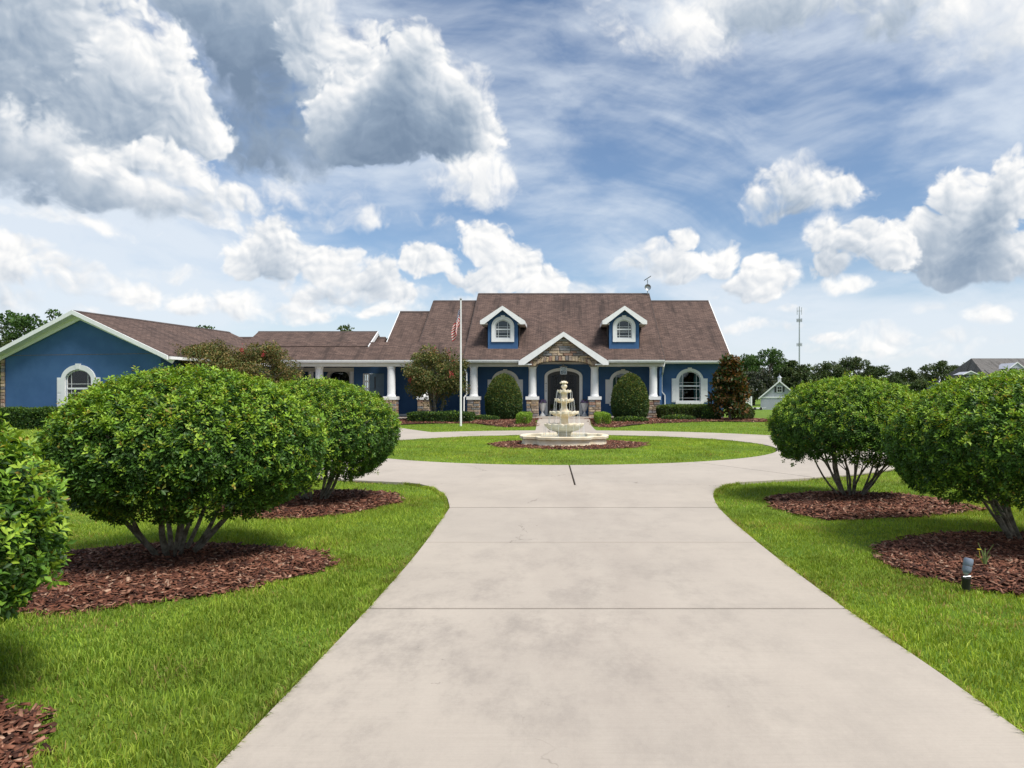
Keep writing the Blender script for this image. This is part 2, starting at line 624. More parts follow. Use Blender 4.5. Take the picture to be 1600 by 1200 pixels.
def mat_concrete():
    m, t, bs = new_mat('concrete')
    co = t.n('ShaderNodeNewGeometry').outputs['Position']
    sp = t.n('ShaderNodeSeparateXYZ')
    t.set(sp.inputs[0], co)
    big = t.noise(co, .45, 5, .6)
    mid = t.noise(t.vm('MULTIPLY', co, (1.0, .6, 1)), 2.4, 7, .74)
    fine = t.noise(co, 60, 4, .7)
    speck = t.noise(co, 240, 2, .6)
    broom = t.noise(t.vm('MULTIPLY', co, (1.5, 110, 1)), 1.0, 2, .6)
    oi = t.n('ShaderNodeObjectInfo').outputs['Random']
    c = t.mix(t.mapr(big, .35, .65), (.45, .398, .345, 1), (.39, .345, .302, 1))
    c = t.mix(t.m('MULTIPLY', oi, .35), c, (.40, .36, .32, 1))
    # mildew and tyre grime, strongest on the left half near the gate end
    dx = t.m('MULTIPLY', t.m('ADD', sp.outputs[0], .75), .75)
    dy = t.m('MULTIPLY', t.m('SUBTRACT', sp.outputs[1], 4.3), .42)
    blob = t.m('EXPONENT', t.m('MULTIPLY', t.m('ADD', t.m('MULTIPLY', dx, dx), t.m('MULTIPLY', dy, dy)), -1.0))
    dx2 = t.m('MULTIPLY', t.m('SUBTRACT', sp.outputs[0], .75), 1.3)
    dy2 = t.m('MULTIPLY', t.m('SUBTRACT', sp.outputs[1], 6.0), .22)
    blob2 = t.m('EXPONENT', t.m('MULTIPLY', t.m('ADD', t.m('MULTIPLY', dx2, dx2), t.m('MULTIPLY', dy2, dy2)), -1.0))
    st = t.m('MULTIPLY', t.mapr(mid, .42, .72), t.m('ADD', .16, t.m('ADD', t.m('MULTIPLY', blob, .5), t.m('MULTIPLY', blob2, .2))), clamp=True)
    c = t.mix(st, c, (.20, .18, .165, 1))
    lane = t.m('EXPONENT', t.m('MULTIPLY', t.m('MULTIPLY', t.m('SUBTRACT', sp.outputs[0], .3), t.m('SUBTRACT', sp.outputs[0], .3)), -1.1))
    c = t.mix(t.m('MULTIPLY', t.m('MULTIPLY', lane, t.mapr(t.noise(t.vm('MULTIPLY', co, (2.2, .5, 1)), 1.2, 5, .65)  , .3, .7)), .26), c, (.27, .225, .20, 1))
    dots = t.mapr(t.noise(co, 9, 6, .75), .66, .73)
    c = t.mix(t.m('MULTIPLY', dots, t.m('ADD', .12, t.m('MULTIPLY', blob, .5))), c, (.16, .145, .13, 1))
    c = t.mix(t.m('MULTIPLY', t.mapr(fine, .35, .75), .22), c, (.33, .29, .25, 1))
    c = t.mix(t.m('MULTIPLY', t.mapr(speck, .55, .7), .25), c, (.54, .48, .42, 1))
    c = t.mix(t.m('MULTIPLY', t.mapr(broom, .35, .7), .16), c, (.30, .26, .225, 1))
    ck = t.n('ShaderNodeTexVoronoi', feature='DISTANCE_TO_EDGE')
    t.set(ck.inputs['Vector'], t.vm('ADD', co, t.scale(t.noise(co, 1.6, 5, .6, color=True), .9)))
    ck.inputs['Scale'].default_value = .22
    c = t.mix(t.m('MULTIPLY', t.mapr(ck.outputs['Distance'], .0, .0022, 1.0, .0), t.mapr(big, .50, .58)), c, (.16, .14, .12, 1))
    t.set(bs.inputs['Base Color'], c)
    bs.inputs['Roughness'].default_value = .82
    bs.inputs['Specular IOR Level'].default_value = .25
    bump(t, bs, t.m('ADD', t.m('ADD', fine, broom), t.m('MULTIPLY', speck, .5)), .25, .004)
    return m


def mat_roof(name, ca, cb, cc, course=.145):
    m, t, bs = new_mat(name)
    uv = t.n('ShaderNodeUVMap').outputs[0]
    br = t.n('ShaderNodeTexBrick')
    t.set(br.inputs['Vector'], uv)
    br.offset = .5
    br.inputs['Color1'].default_value = (0, 0, 0, 1)
    br.inputs['Color2'].default_value = (1, 1, 1, 1)
    br.inputs['Mortar'].default_value = (0, 0, 0, 1)
    br.inputs['Scale'].default_value = 1.0
    br.inputs['Mortar Size'].default_value = .010
    br.inputs['Mortar Smooth'].default_value = .3
    br.inputs['Brick Width'].default_value = .32
    br.inputs['Row Height'].default_value = course
    n1 = t.noise(uv, .35, 5, .6)
    streak = t.noise(t.vm('MULTIPLY', uv, (1.6, .22, 1)), .9, 6, .62)
    grit = t.noise(uv, 14, 4, .7)
    c = t.mix(br.outputs['Color'], c4(ca), c4(cb))
    c = t.mix(t.mapr(grit, .35, .68), c, c4(cc))
    c = t.mix(t.m('MULTIPLY', t.mapr(streak, .46, .72), .70), c, (.030, .024, .023, 1))
    c = t.mix(t.m('MULTIPLY', t.mapr(n1, .5, .75), .25), c, (.16, .10, .075, 1))
    c = t.mix(t.m('MULTIPLY', br.outputs['Fac'], .65), c, (.02, .016, .015, 1))
    t.set(bs.inputs['Base Color'], c)
    bs.inputs['Roughness'].default_value = .9
    bs.inputs['Specular IOR Level'].default_value = .2
    bump(t, bs, t.m('SUBTRACT', t.m('MULTIPLY', grit, .5), br.outputs['Fac']), .6, .02)
    return m


def mat_stone():
    m, t, bs = new_mat('ledge_stone')
    co = t.n('ShaderNodeNewGeometry').outputs['Position']
    oi = t.n('ShaderNodeObjectInfo').outputs['Random']
    rp = t.n('ShaderNodeValToRGB')
    t.set(rp.inputs[0], oi)
    cr = rp.color_ramp
    cr.interpolation = 'CONSTANT'
    cs = [(.29, .22, .17), (.38, .27, .18), (.25, .245, .25), (.44, .33, .21), (.20, .18, .18), (.38, .30, .24), (.33, .20, .15), (.50, .39, .28)]
    cr.elements[0].color = c4(cs[0])
    cr.elements[1].position = 1 / 8
    cr.elements[1].color = c4(cs[1])
    for i in range(2, 8):
        e = cr.elements.new(i / 8)
        e.color = c4(cs[i])
    n = t.noise(co, 9, 6, .65)
    c = t.mix(t.mapr(n, .3, .7), t.scale(rp.outputs[0], .72), t.scale(rp.outputs[0], 1.2))
    t.set(bs.inputs['Base Color'], c)
    bs.inputs['Roughness'].default_value = .85
    bump(t, bs, t.noise(co, 22, 6, .7), .7, .03)
    return m


def mat_glass(tint=(.80, .84, .84, 1), gloss=(.9, .95, 1, 1)):
    m, t, bs = new_mat('window_glass')
    t.t.nodes.remove(bs)
    tr = t.n('ShaderNodeBsdfTransparent')
    tr.inputs[0].default_value = tint
    gl = t.n('ShaderNodeBsdfGlossy')
    gl.inputs['Roughness'].default_value = .02
    gl.inputs['Color'].default_value = gloss
    fr = t.n('ShaderNodeFresnel')
    fr.inputs[0].default_value = 1.5
    mx = t.n('ShaderNodeMixShader')
    t.set(mx.inputs[0], fr.outputs[0])
    t.t.links.new(tr.outputs[0], mx.inputs[1])
    t.t.links.new(gl.outputs[0], mx.inputs[2])
    t.t.links.new(mx.outputs[0], t.t.nodes['Material Output'].inputs[0])
    return m


def mat_flat(name, c, rough=.5, spec=.4, metal=0.0, vary=.10, scale=3.0):
    m, t, bs = new_mat(name)
    co = t.n('ShaderNodeNewGeometry').outputs['Position']
    n = t.noise(co, scale, 6, .6)
    t.set(bs.inputs['Base Color'], t.mix(t.mapr(n, .3, .7), c4([q * (1 - vary) for q in c]), c4([min(1, q * (1 + vary)) for q in c])))
    bs.inputs['Roughness'].default_value = rough
    bs.inputs['Specular IOR Level'].default_value = spec
    bs.inputs['Metallic'].default_value = metal
    return m


M = {}
M['concrete'] = mat_concrete()
M['soil'] = mat_noise('soil', (.035, .025, .017), (.075, .052, .033), 18, .95, 60, .5, .02)
M['joint'] = mat_noise('joint_filler', (.04, .035, .03), (.09, .078, .066), 30, .95, 80, .4, .01)
M['blue'] = mat_noise('blue_stucco', (.046, .112, .245), (.056, .130, .275), 1.2, .8, 70, .35, .006, spec=.25)
M['white'] = mat_flat('white_paint', (.78, .79, .80), .45, .4, vary=.04)
M['cream'] = mat_flat('cream_soffit', (.62, .60, .54), .6, .3, vary=.05)
M['roof'] = mat_roof('brown_shingles', (.066, .043, .037), (.175, .116, .096), (.112, .078, .068))
M['greyroof'] = mat_roof('grey_shingles', (.13, .125, .12), (.18, .17, .165), (.15, .145, .14))
M['ridge'] = mat_noise('ridge_shingle', (.055, .040, .036), (.085, .062, .055), 3, .9, 40, .3)
M['stone'] = mat_stone()
M['mortar'] = mat_noise('mortar', (.10, .085, .07), (.17, .145, .12), 12, .95, 60, .5, .02)
M['glass'] = mat_glass()
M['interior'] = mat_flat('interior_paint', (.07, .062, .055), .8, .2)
M['curtain'] = mat_flat('teal_curtain', (.16, .36, .36), .8, .2)
M['door'] = mat_flat('dark_door_wood', (.018, .014, .013), .35, .5, vary=.3, scale=8)
M['doorglass'] = mat_glass((.16, .17, .17, 1), (.45, .47, .5, 1))
M['iron'] = mat_flat('black_iron', (.02, .02, .021), .45, .5)
M['cast'] = mat_noise('cast_stone', (.66, .56, .40), (.76, .69, .56), 3.5, .75, 40, .3, .01, spec=.3)
M['bark'] = mat_noise('mottled_bark', (.085, .070, .052), (.23, .21, .175), 14, .9, 45, .7, .02)
M['darkbark'] = mat_noise('dark_bark', (.055, .045, .036), (.13, .11, .09), 6, .9, 30, .6, .03)
M['leaf'] = mat_tint('glossy_leaf', .46, .32, .28)
M['softleaf'] = mat_tint('soft_leaf', .6, .3, .25)
M['blade'] = mat_tint('grass_blade', .6, .25, .30)
M['chip'] = mat_tint('bark_chip', .8, .25, 0, 30)
M['metal'] = mat_flat('galvanised_metal', (.42, .44, .46), .4, .5, .7)
M['greypaint'] = mat_flat('grey_blue_siding', (.40, .415, .48), .6, .3, vary=.05)
M['greyblue_door'] = mat_flat('grey_blue_door', (.12, .19, .27), .5, .4)


def mat_lawn():
    m, t, bs = new_mat('lawn_turf')
    co = t.n('ShaderNodeNewGeometry').outputs['Position']
    n1 = t.noise(co, .35, 5, .6)
    n2 = t.noise(co, 2.2, 6, .65)
    n3 = t.noise(co, 22, 5, .7)
    c = t.mix(t.mapr(n1, .35, .65), (.115, .200, .022, 1), (.165, .240, .030, 1))
    c = t.mix(t.m('MULTIPLY', t.mapr(n2, .45, .7), .6), c, (.085, .165, .018, 1))
    c = t.mix(t.m('MULTIPLY', t.mapr(n3, .4, .7), .5), c, (.07, .12, .016, 1))
    t.set(bs.inputs['Base Color'], c)
    bs.inputs['Roughness'].default_value = .85
    bs.inputs['Specular IOR Level'].default_value = .15
    bump(t, bs, n3, .8, .05)
    return m


M['lawn'] = mat_lawn()

# ------------------------------------------------------------------ ground
xs = np.array([-1500, -600, -250, -120, -70, -45] + list(range(-32, 33, 4)) + [45, 70, 120, 250, 600, 1500], float)
ys = np.array([-60, -20, -6, 0, 6, 12, 18, 24, 30, 33, 34, 35, 36, 37, 38, 39, 40, 41, 42, 46, 55, 70, 90, 130, 200, 400, 900, 3000], float)
gx, gy = np.meshgrid(xs, ys)
gV = np.stack([gx, gy, zt_np(gy)], -1).reshape(-1, 3)
nx = len(xs)
gT = [(j * nx + i, j * nx + i + 1, (j + 1) * nx + i + 1, (j + 1) * nx + i) for j in range(len(ys) - 1) for i in range(nx - 1)]
tag(mk_np('lawn_ground', gV, np.array(gT), M['lawn'], smooth=True), kind='structure')

# ------------------------------------------------------------------ driveway and ring
RC = (0.05, 22.2)          # centre of the ring
RI, RO = 6.4, 10.0
ZS = .045                  # top of the slabs
L_EDGE = [(-4.0, -1.44), (3.0, -1.42), (4.0, -1.405), (5.1, -1.39), (6.5, -1.40), (7.5, -1.43), (8.4, -1.475), (9.0, -1.50), (9.75, -1.54), (10.5, -1.68), (11.2, -1.87), (11.9, -2.15), (12.4, -2.50), (12.75, -3.05)]
R_EDGE = [(-4.0, 2.10), (3.2, 2.09), (4.0, 2.08), (5.1, 2.035), (6.5, 2.03), (7.5, 2.045), (8.5, 2.08), (9.0, 2.10), (9.75, 2.15), (10.6, 2.25), (11.2, 2.39), (11.8, 2.60), (12.4, 2.93), (12.9, 3.40), (13.25, 4.1)]


def edge_x(tab, y):
    return float(np.interp(y, [q[0] for q in tab], [q[1] for q in tab]))


def ring_pt(r, a):
    return (RC[0] + r * math.cos(a), RC[1] + r * math.sin(a))


def slab(name, pts, z0, z1, parent, cham=.007):
    """cast slab with a tooled edge"""
    n = len(pts)
    cx = sum(p[0] for p in pts) / n
    cy_ = sum(p[1] for p in pts) / n
    g = Geo()
    ins = []
    for i in range(n):
        a, b, c = Vector(pts[i - 1]), Vector(pts[i]), Vector(pts[(i + 1) % n])
        d1, d2 = (b - a).normalized(), (c - b).normalized()
        nn = Vector((-(d1.y + d2.y), d1.x + d2.x))
        nn = nn.normalized() if nn.length > 1e-6 else Vector((0, 0))
        ins.append((b.x + nn.x * cham, b.y + nn.y * cham))
    f = lambda p: zt(p[1])
    g.add([(p[0], p[1], z0 + f(p)) for p in pts] + [(p[0], p[1], z1 - cham + f(p)) for p in pts] + [(p[0], p[1], z1 + f(p)) for p in ins],
          [(i, (i + 1) % n, n + (i + 1) % n, n + i) for i in range(n)] + [(n + i, n + (i + 1) % n, 2 * n + (i + 1) % n, 2 * n + i) for i in range(n)] + [tuple(range(2 * n, 3 * n))])
    return mk(name, g, M['concrete'], parent)


J = .014
rows = [-3.9, -1.9, .43, 2.76, 5.09, 7.40, 9.73]
gb = Geo()
el_ = [(edge_x(L_EDGE, y) - .035, y) for y in np.linspace(-4, 12.75, 60)]
er_ = [(edge_x(R_EDGE, y) + .035, y) for y in np.linspace(-4, 13.25, 60)]
gb.add([(p[0], p[1], .006) for p in el_ + er_], [(i, 60 + i, 61 + i, i + 1) for i in range(59)])
drive = tag(mk('driveway', gb, M['soil']), kind='structure')
for i in range(len(rows) - 1):
    y0, y1 = rows[i] + J, rows[i + 1] - J
    yy = [y0 + (y1 - y0) * k / 4 for k in range(5)]
    slab('concrete_slab', [(edge_x(L_EDGE, y0), y0)] + [(edge_x(R_EDGE, y), y) for y in yy] + [(edge_x(L_EDGE, y), y) for y in yy[:0:-1]], .0, ZS, drive)
for y in rows[1:]:
    mk('joint_filler', Geo().box(edge_x(L_EDGE, y) + .004, edge_x(R_EDGE, y) - .004, y - J + .001, y + J - .001, .0, ZS - .006), M['joint'], drive)
# flared slab that meets the ring
y0 = rows[-1] + J


def flare_y(tab, x, sgn):
    q = [p for p in tab if p[0] >= y0 - .3]
    xs_ = [p[1] * sgn for p in q]
    return float(np.interp(x * sgn, xs_, [p[0] for p in q]))


def ring_y(x):
    return RC[1] - math.sqrt((RO + .010) ** 2 - (x - RC[0]) ** 2)


xl, xr = edge_x(L_EDGE, y0), edge_x(R_EDGE, y0)
cols_ = []
for x in sorted(list(np.linspace(-3.3, 4.6, 80)) + [xl, xr]):
    lo = y0 if xl <= x <= xr else (flare_y(L_EDGE, x, -1) if x < xl else flare_y(R_EDGE, x, 1))
    hi = ring_y(x)
    if hi - lo > .015:
        cols_.append((x, lo, hi))
g = Geo()
m_ = len(cols_)
g.add([(x, lo, ZS) for x, lo, hi in cols_] + [(x, hi, ZS) for x, lo, hi in cols_] + [(x, lo, 0) for x, lo, hi in cols_] + [(x, hi, 0) for x, lo, hi in cols_],
      [(i, i + 1, m_ + i + 1, m_ + i) for i in range(m_ - 1)] + [(2 * m_ + i, 2 * m_ + i + 1, i + 1, i) for i in range(m_ - 1)] + [(m_ + i, m_ + i + 1, 3 * m_ + i + 1, 3 * m_ + i) for i in range(m_ - 1)])
mk('concrete_slab', g, M['concrete'], drive)

# ring: annular slabs
g = Geo()
n = 96
g.add([(*ring_pt(RI - .03, 2 * math.pi * k / n), .012) for k in range(n)] + [(*ring_pt(RO + .03, 2 * math.pi * k / n), .012) for k in range(n)],
      [(k, (k + 1) % n, n + (k + 1) % n, n + k) for k in range(n)])
ringd = tag(mk('ring_driveway', g, M['soil']), kind='structure')
cuts = [-88.0 + 27.7 * k for k in range(14)]
cuts = [-89.0, -62, -36, -10, 16, 42, 68, 94, 120, 146, 172, 198, 224, 244, 271.0]
for a0, a1 in zip(cuts[:-1], cuts[1:]):
    A0, A1 = R(a0), R(a1)
    m_ = 9
    outer = [ring_pt(RO, A0 + J / RO + (A1 - A0 - 2 * J / RO) * k / (m_ - 1)) for k in range(m_)]
    inner = [ring_pt(RI, A0 + J / RI + (A1 - A0 - 2 * J / RI) * k / (m_ - 1)) for k in range(m_)]
    slab('concrete_slab', outer + inner[::-1], .0, ZS - .001, ringd)


def sheet(name, pts, mt, dz, parent=None, kind=None):
    """paving that follows the gentle rise, split into strips along y"""
    ylo, yhi = min(p[1] for p in pts), max(p[1] for p in pts)
    n = len(pts)
    def span(y):
        xs_ = []
        for i in range(n):
            (xa, ya), (xb, yb) = pts[i], pts[(i + 1) % n]
            if (ya - y) * (yb - y) <= 0 and ya != yb:
                xs_.append(xa + (xb - xa) * (y - ya) / (yb - ya))
        return min(xs_), max(xs_)
    Y = sorted(set([ylo + 1e-4, yhi - 1e-4] + [p[1] for p in pts if ylo < p[1] < yhi] + [y for y in np.arange(math.ceil(ylo), yhi, 1.0)]))
    g = Geo()
    vs_ = []
    for y in Y:
        a, b = span(y)
        vs_ += [(a, y, zt(y) + dz), (b, y, zt(y) + dz), (a, y, zt(y) - .06), (b, y, zt(y) - .06)]
    fs = []
    for i in range(len(Y) - 1):
        q = 4 * i
        fs += [(q, q + 1, q + 5, q + 4), (q, q + 4, q + 6, q + 2), (q + 1, q + 3, q + 7, q + 5)]
    fs += [(0, 2, 3, 1), (4 * len(Y) - 4, 4 * len(Y) - 3, 4 * len(Y) - 1, 4 * len(Y) - 2)]
    g.add(vs_, fs)
    o = mk(name, g, mt, parent)
    if kind:
        o['kind'] = kind
    return o


sheet('front_walk', [(-1.20, 32.0), (1.55, 32.0), (1.50, 36.5), (1.62, 42.2), (-1.42, 42.2), (-1.30, 36.5)], M['concrete'], .040, kind='structure')
sheet('garage_apron', [(-7.2, 28.2), (-5.6, 30.6), (-7.4, 33.8), (-9.0, 36.6), (-9.7, 39.5), (-9.4, 46.5), (-21, 46.5), (-21, 38), (-13, 29.0)], M['concrete'], .036, kind='structure')

# island lawn, a little crowned
g = Geo()
n = 72
rr = [0, 1.5, 3, 4.5, 5.6, 6.2, RI - .05]
vs_ = [(RC[0], RC[1], .075)]
for r_ in rr[1:]:
    for k in range(n):
        vs_.append((*ring_pt(r_, 2 * math.pi * k / n), .075 - .05 * (r_ / RI) ** 2))
fs = [(0, 1 + k, 1 + (k + 1) % n) for k in range(n)]
for i in range(len(rr) - 2):
    for k in range(n):
        fs.append((1 + i * n + k, 1 + (i + 1) * n + k, 1 + (i + 1) * n + (k + 1) % n, 1 + i * n + (k + 1) % n))
g.add(vs_, fs)
tag(mk('island_lawn', g, M['lawn'], smooth=True), kind='structure')


# ------------------------------------------------------------------ the house
AX = .10                     # door axis
PIT = .65                    # roof pitch
EZ = 3.83                    # eave height
ZP = .33                     # porch floor
house = thing('blue_house', 'long blue stucco house with brown shingle roof, dormers and white columned porch', 'house', (AX, 46.0, .2))


def roof_plane(name, e0, e1, r1, r0, parent, mt='roof', th=.16):
    """sloping slab: eave e0-e1, ridge r1-r0"""
    e0, e1, r1, r0 = (Vector(q) for q in (e0, e1, r1, r0))
    g = Geo()
    g.prism([e0, e1, r1, r0], (0, 0, -th), (0, 0, 0))
    ud = (e1 - e0).normalized()
    nrm = ud.cross(r0 - e0).normalized()
    vd = nrm.cross(ud).normalized()
    return mk(name, g, M[mt], parent, uv=(e0, ud, vd))


def gable_x(tag_, x0, x1, ye, ze, yr, zr, yb=None, parent=house, mt='roof', back=True):
    """roof with its ridge along x"""
    o = roof_plane('roof_slope', (x0, ye, ze), (x1, ye, ze), (x1, yr, zr), (x0, yr, zr), parent, mt)
    if back:
        yb = yb or 2 * yr - ye
        zb = ze if yb >= 2 * yr - ye - .01 else zr - (zr - ze) * (yb - yr) / (yr - ye)
        roof_plane('rear_roof_slope', (x1, yb, zb), (x0, yb, zb), (x0, yr, zr), (x1, yr, zr), parent, mt)
    g = Geo()
    g.prism([(x0, yr - .17, zr - .085), (x0, yr, zr + .035), (x0, yr + .17, zr - .085), (x0, yr, zr - .02)], (0, 0, 0), (x1 - x0, 0, 0))
    mk('ridge_cap', g, M['ridge'], parent)
    return o


def rake(x, ye, ze, yr, zr, w=.05, drop=.24, parent=house, m='white'):
    """white board under the sloping edge"""
    g = Geo()
    s = 1 if w > 0 else -1
    g.prism([(x, ye, ze - drop), (x, yr, zr - drop), (x, yr, zr + .015), (x, ye, ze + .015)], (0, 0, 0), (w, 0, 0))
    mk('rake_board', g, M[m], parent)


# block A: the centre with the porch, B: flanks, C: left end
YR = 51.4
A0, A1 = AX - 6.12, AX + 6.18
YA, YB, YC = 43.4, 44.2, 45.4
zA, zB, zC = EZ + PIT * (YR - YA), EZ + PIT * (YR - YB), EZ + PIT * (YR - YC)
B0, B1 = -9.26, 10.60
C0 = -11.70
gable_x('A', A0, A1, YA, EZ, YR, zA)
gable_x('B', B0, A0, YB, EZ, YR, zB)
gable_x('B', A1, B1, YB, EZ, YR, zB)
gable_x('C', C0, B0, YC, EZ, YR, zC)
for x, ye, zr, w in ((A0, YA, zA, -.05), (A1, YA, zA, .05), (B0, YB, zB, -.05), (B1, YB, zB, .05), (C0, YC, zC, -.05)):
    rake(x, ye, EZ, YR, zr, w, drop=.07, m='white' if x in (B1, C0) else 'ridge')
# gable end walls of the three blocks
for x, ye, zr in ((A0 + .03, YA, zA), (A1 - .2, YA, zA), (B0 + .35, YB, zB), (B1 - .5, YB, zB), (C0 + .3, YC, zC)):
    g = Geo()
    g.prism([(x, ye + .9, EZ - .1), (x, YR, zr - .5), (x, 2 * YR - ye - .9, EZ - .1), (x, 2 * YR - ye - .9, .1), (x, ye + .9, .1)], (0, 0, 0), (.15, 0, 0))
    mk('end_wall', g, M['blue'], house)


# ------------ openings
def arch(cx, w, z0, zs, rise, y, n=14):
    """outline: bottom left, bottom right, then over the arch from right to left"""
    pts = [(cx - w / 2, y, z0), (cx + w / 2, y, z0)]
    for k in range(n + 1):
        t = math.pi * k / n
        pts.append((cx + w / 2 * math.cos(t), y, zs + rise * math.sin(t)))
    return pts


def wall_front(name, x0, x1, z0, top, y, ops, m, parent, th=.14):
    """wall facing the viewer with arched openings; top = list of (x, z)"""
    g = Geo()
    tops = lambda x: float(np.interp(x, [q[0] for q in top], [q[1] for q in top]))
    cur = x0
    for (cx, w, zb, zs, rise) in sorted(ops) + [(None,) * 5]:
        xe = x1 if cx is None else cx - w / 2
        mid = [(q[0], y, q[1]) for q in top if cur + 1e-6 < q[0] < xe - 1e-6]
        g.add([(cur, y, z0), (xe, y, z0), (xe, y, tops(xe))] + mid[::-1] + [(cur, y, tops(cur))], [tuple(range(4 + len(mid)))])
        if cx is None:
            break
        xr = cx + w / 2
        if zb > z0:
            g.add([(xe, y, z0), (xr, y, z0), (xr, y, zb), (xe, y, zb)], [(0, 1, 2, 3)])
        ar = arch(cx, w, zb, zs, rise, y)[2:]
        mid = [(q[0], y, q[1]) for q in top if xe + 1e-6 < q[0] < xr - 1e-6]
        # strips above the arch keep every face convex
        xsq = sorted(set([p[0] for p in ar] + [q[0] for q in mid]))
        az_ = lambda x: float(np.interp(x, [p[0] for p in ar[::-1]], [p[2] for p in ar[::-1]]))
        for a, b in zip(xsq[:-1], xsq[1:]):
            g.add([(a, y, az_(a)), (b, y, az_(b)), (b, y, tops(b)), (a, y, tops(a))], [(0, 1, 2, 3)])
        out = arch(cx, w, zb, zs, rise, y)
        n = len(out)
        g.add(out + [(p[0], y + th, p[2]) for p in out], [(i, (i + 1) % n, n + (i + 1) % n, n + i) for i in range(n)])
        cur = xr
    return mk(name, g, m, parent)


def trim_band(cx, w, z0, zs, rise, tw, y, d):
    """white surround: legs and arch, open at the bottom"""
    n = 18
    o = [(cx + w / 2 + tw, y, z0)] + [(cx + (w / 2 + tw) * math.cos(math.pi * k / n), y, zs + (rise + tw) * math.sin(math.pi * k / n)) for k in range(n + 1)] + [(cx - w / 2 - tw, y, z0)]
    i = [(cx + w / 2, y, z0)] + [(cx + w / 2 * math.cos(math.pi * k / n), y, zs + rise * math.sin(math.pi * k / n)) for k in range(n + 1)] + [(cx - w / 2, y, z0)]
    return Geo().ring(o, i, (0, -d, 0), (0, .02, 0), closed=False)


def window(cx, y, w, zb, zs, rise, tw=.17, shutters=True, sill=True, parent=house, curtain=False, shw=.34, xf=None, inner=True, rail=None, bottom_band=False):
    """arched sash window: returns the opening for wall_front"""
    ap = (lambda g: g.xf(xf)) if xf else (lambda g: g)
    g = trim_band(cx, w, zb, zs, rise, tw, y, .07)
    if bottom_band:
        g.box(cx - w / 2 - tw, cx + w / 2 + tw, y - .07, y + .02, zb - tw, zb - .002)
    g.add([(cx - .10, y - .10, zs + rise + .03), (cx + .10, y - .10, zs + rise + .03), (cx + .13, y - .10, zs + rise + tw + .06), (cx - .13, y - .10, zs + rise + tw + .06),
           (cx - .10, y, zs + rise + .03), (cx + .10, y, zs + rise + .03), (cx + .13, y, zs + rise + tw + .06), (cx - .13, y, zs + rise + tw + .06)],
          [(0, 1, 2, 3), (4, 7, 6, 5), (0, 4, 5, 1), (1, 5, 6, 2), (2, 6, 7, 3), (3, 7, 4, 0)])
    win = mk('window', ap(g), M['white'], parent)
    sub = win if parent is house else parent
    if sill:
        mk('sill', ap(Geo().box(cx - w / 2 - tw - .02, cx + w / 2 + tw + .02, y - .11, y + .02, zb - .16, zb + .01)), M['white'], sub)
    zr = rail if rail is not None else zb + (zs + rise - zb) * .50
    fr = .055
    ys = y + .035
    o = arch(cx, w - .004, zb + .012, zs, rise - .002, ys)
    i = arch(cx, w - 2 * fr, zb + fr, zs, rise - fr, ys)
    g = Geo().ring(o, i, (0, 0, 0), (0, .06, 0))
    g.box(cx - w / 2 + fr, cx + w / 2 - fr, ys - .01, ys + .05, zr - .045, zr + .045)
    mk('sash', ap(g), M['white'], sub)
    # glazing bars: a border grid near the edge of each light
    g = Geo()
    b = .010
    inset = w * .15
    for sx in (-1, 1):
        xx = cx + sx * (w / 2 - fr - inset)
        ztop = zs + (rise - fr) * math.sqrt(max(0, 1 - ((xx - cx) / (w / 2 - fr)) ** 2))
        g.box(xx - b, xx + b, ys + .012, ys + .028, zr + .045, ztop)
        g.box(xx - b, xx + b, ys + .012, ys + .028, zb + fr, zr - .045)
    for zz in (zr + .045 + inset * .8, zr - .045 - inset * .8, zb + fr + inset * .8):
        g.box(cx - w / 2 + fr, cx + w / 2 - fr, ys + .013, ys + .029, zz - b, zz + b)
    mk('glazing_bars', ap(g), M['white'], sub)
    up = [p for p in arch(cx, w - 2 * fr, zr + .04, zs, rise - fr, ys + .032)]
    mk('pane', ap(Geo().prism(up, (0, 0, 0), (0, .006, 0))), M['glass'], sub)
    mk('pane', ap(Geo().box(cx - w / 2 + fr, cx + w / 2 - fr, ys + .032, ys + .038, zb + fr, zr - .04)), M['glass'], sub)
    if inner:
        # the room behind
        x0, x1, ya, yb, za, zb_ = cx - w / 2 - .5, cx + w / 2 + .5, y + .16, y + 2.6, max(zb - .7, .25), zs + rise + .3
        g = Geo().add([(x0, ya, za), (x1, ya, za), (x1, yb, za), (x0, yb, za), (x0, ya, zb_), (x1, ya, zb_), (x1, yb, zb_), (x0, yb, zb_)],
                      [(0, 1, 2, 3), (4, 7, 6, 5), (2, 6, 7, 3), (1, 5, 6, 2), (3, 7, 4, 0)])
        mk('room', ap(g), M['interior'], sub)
    if curtain:
        for sx in (-1, 1):
            g = Geo()
            m_ = 14
            wv = [(cx + sx * (w / 2 - .02 - .36 * k / m_), y + .28 + .035 * math.sin(k * 1.9)) for k in range(m_ + 1)]
            g.add([(p[0], p[1], zb - .3) for p in wv] + [(p[0], p[1], zs + rise + .1) for p in wv], [(k, k + 1, m_ + 2 + k, m_ + 1 + k) for k in range(m_)])
            mk('curtain', ap(g), M['curtain'], sub, smooth=True)
    if shutters:
        for sx in (-1, 1):
            xa = cx + sx * (w / 2 + tw * .55)
            xb = xa + sx * shw
            xl, xh = min(xa, xb), max(xa, xb)
            z0, z1 = zb - .04, zs + .12
            g = Geo().box(xl, xh, y - .045, y + .01, z0, z1)
            hh = (z1 - z0)
            for q0, q1 in ((.05, .47), (.53, .95)):
                g.box(xl + .06, xh - .06, y - .06, y - .04, z0 + hh * q0, z0 + hh * q1)
            mk('shutter', ap(g), M['white'], sub)
    return (cx, w, zb, zs, rise)


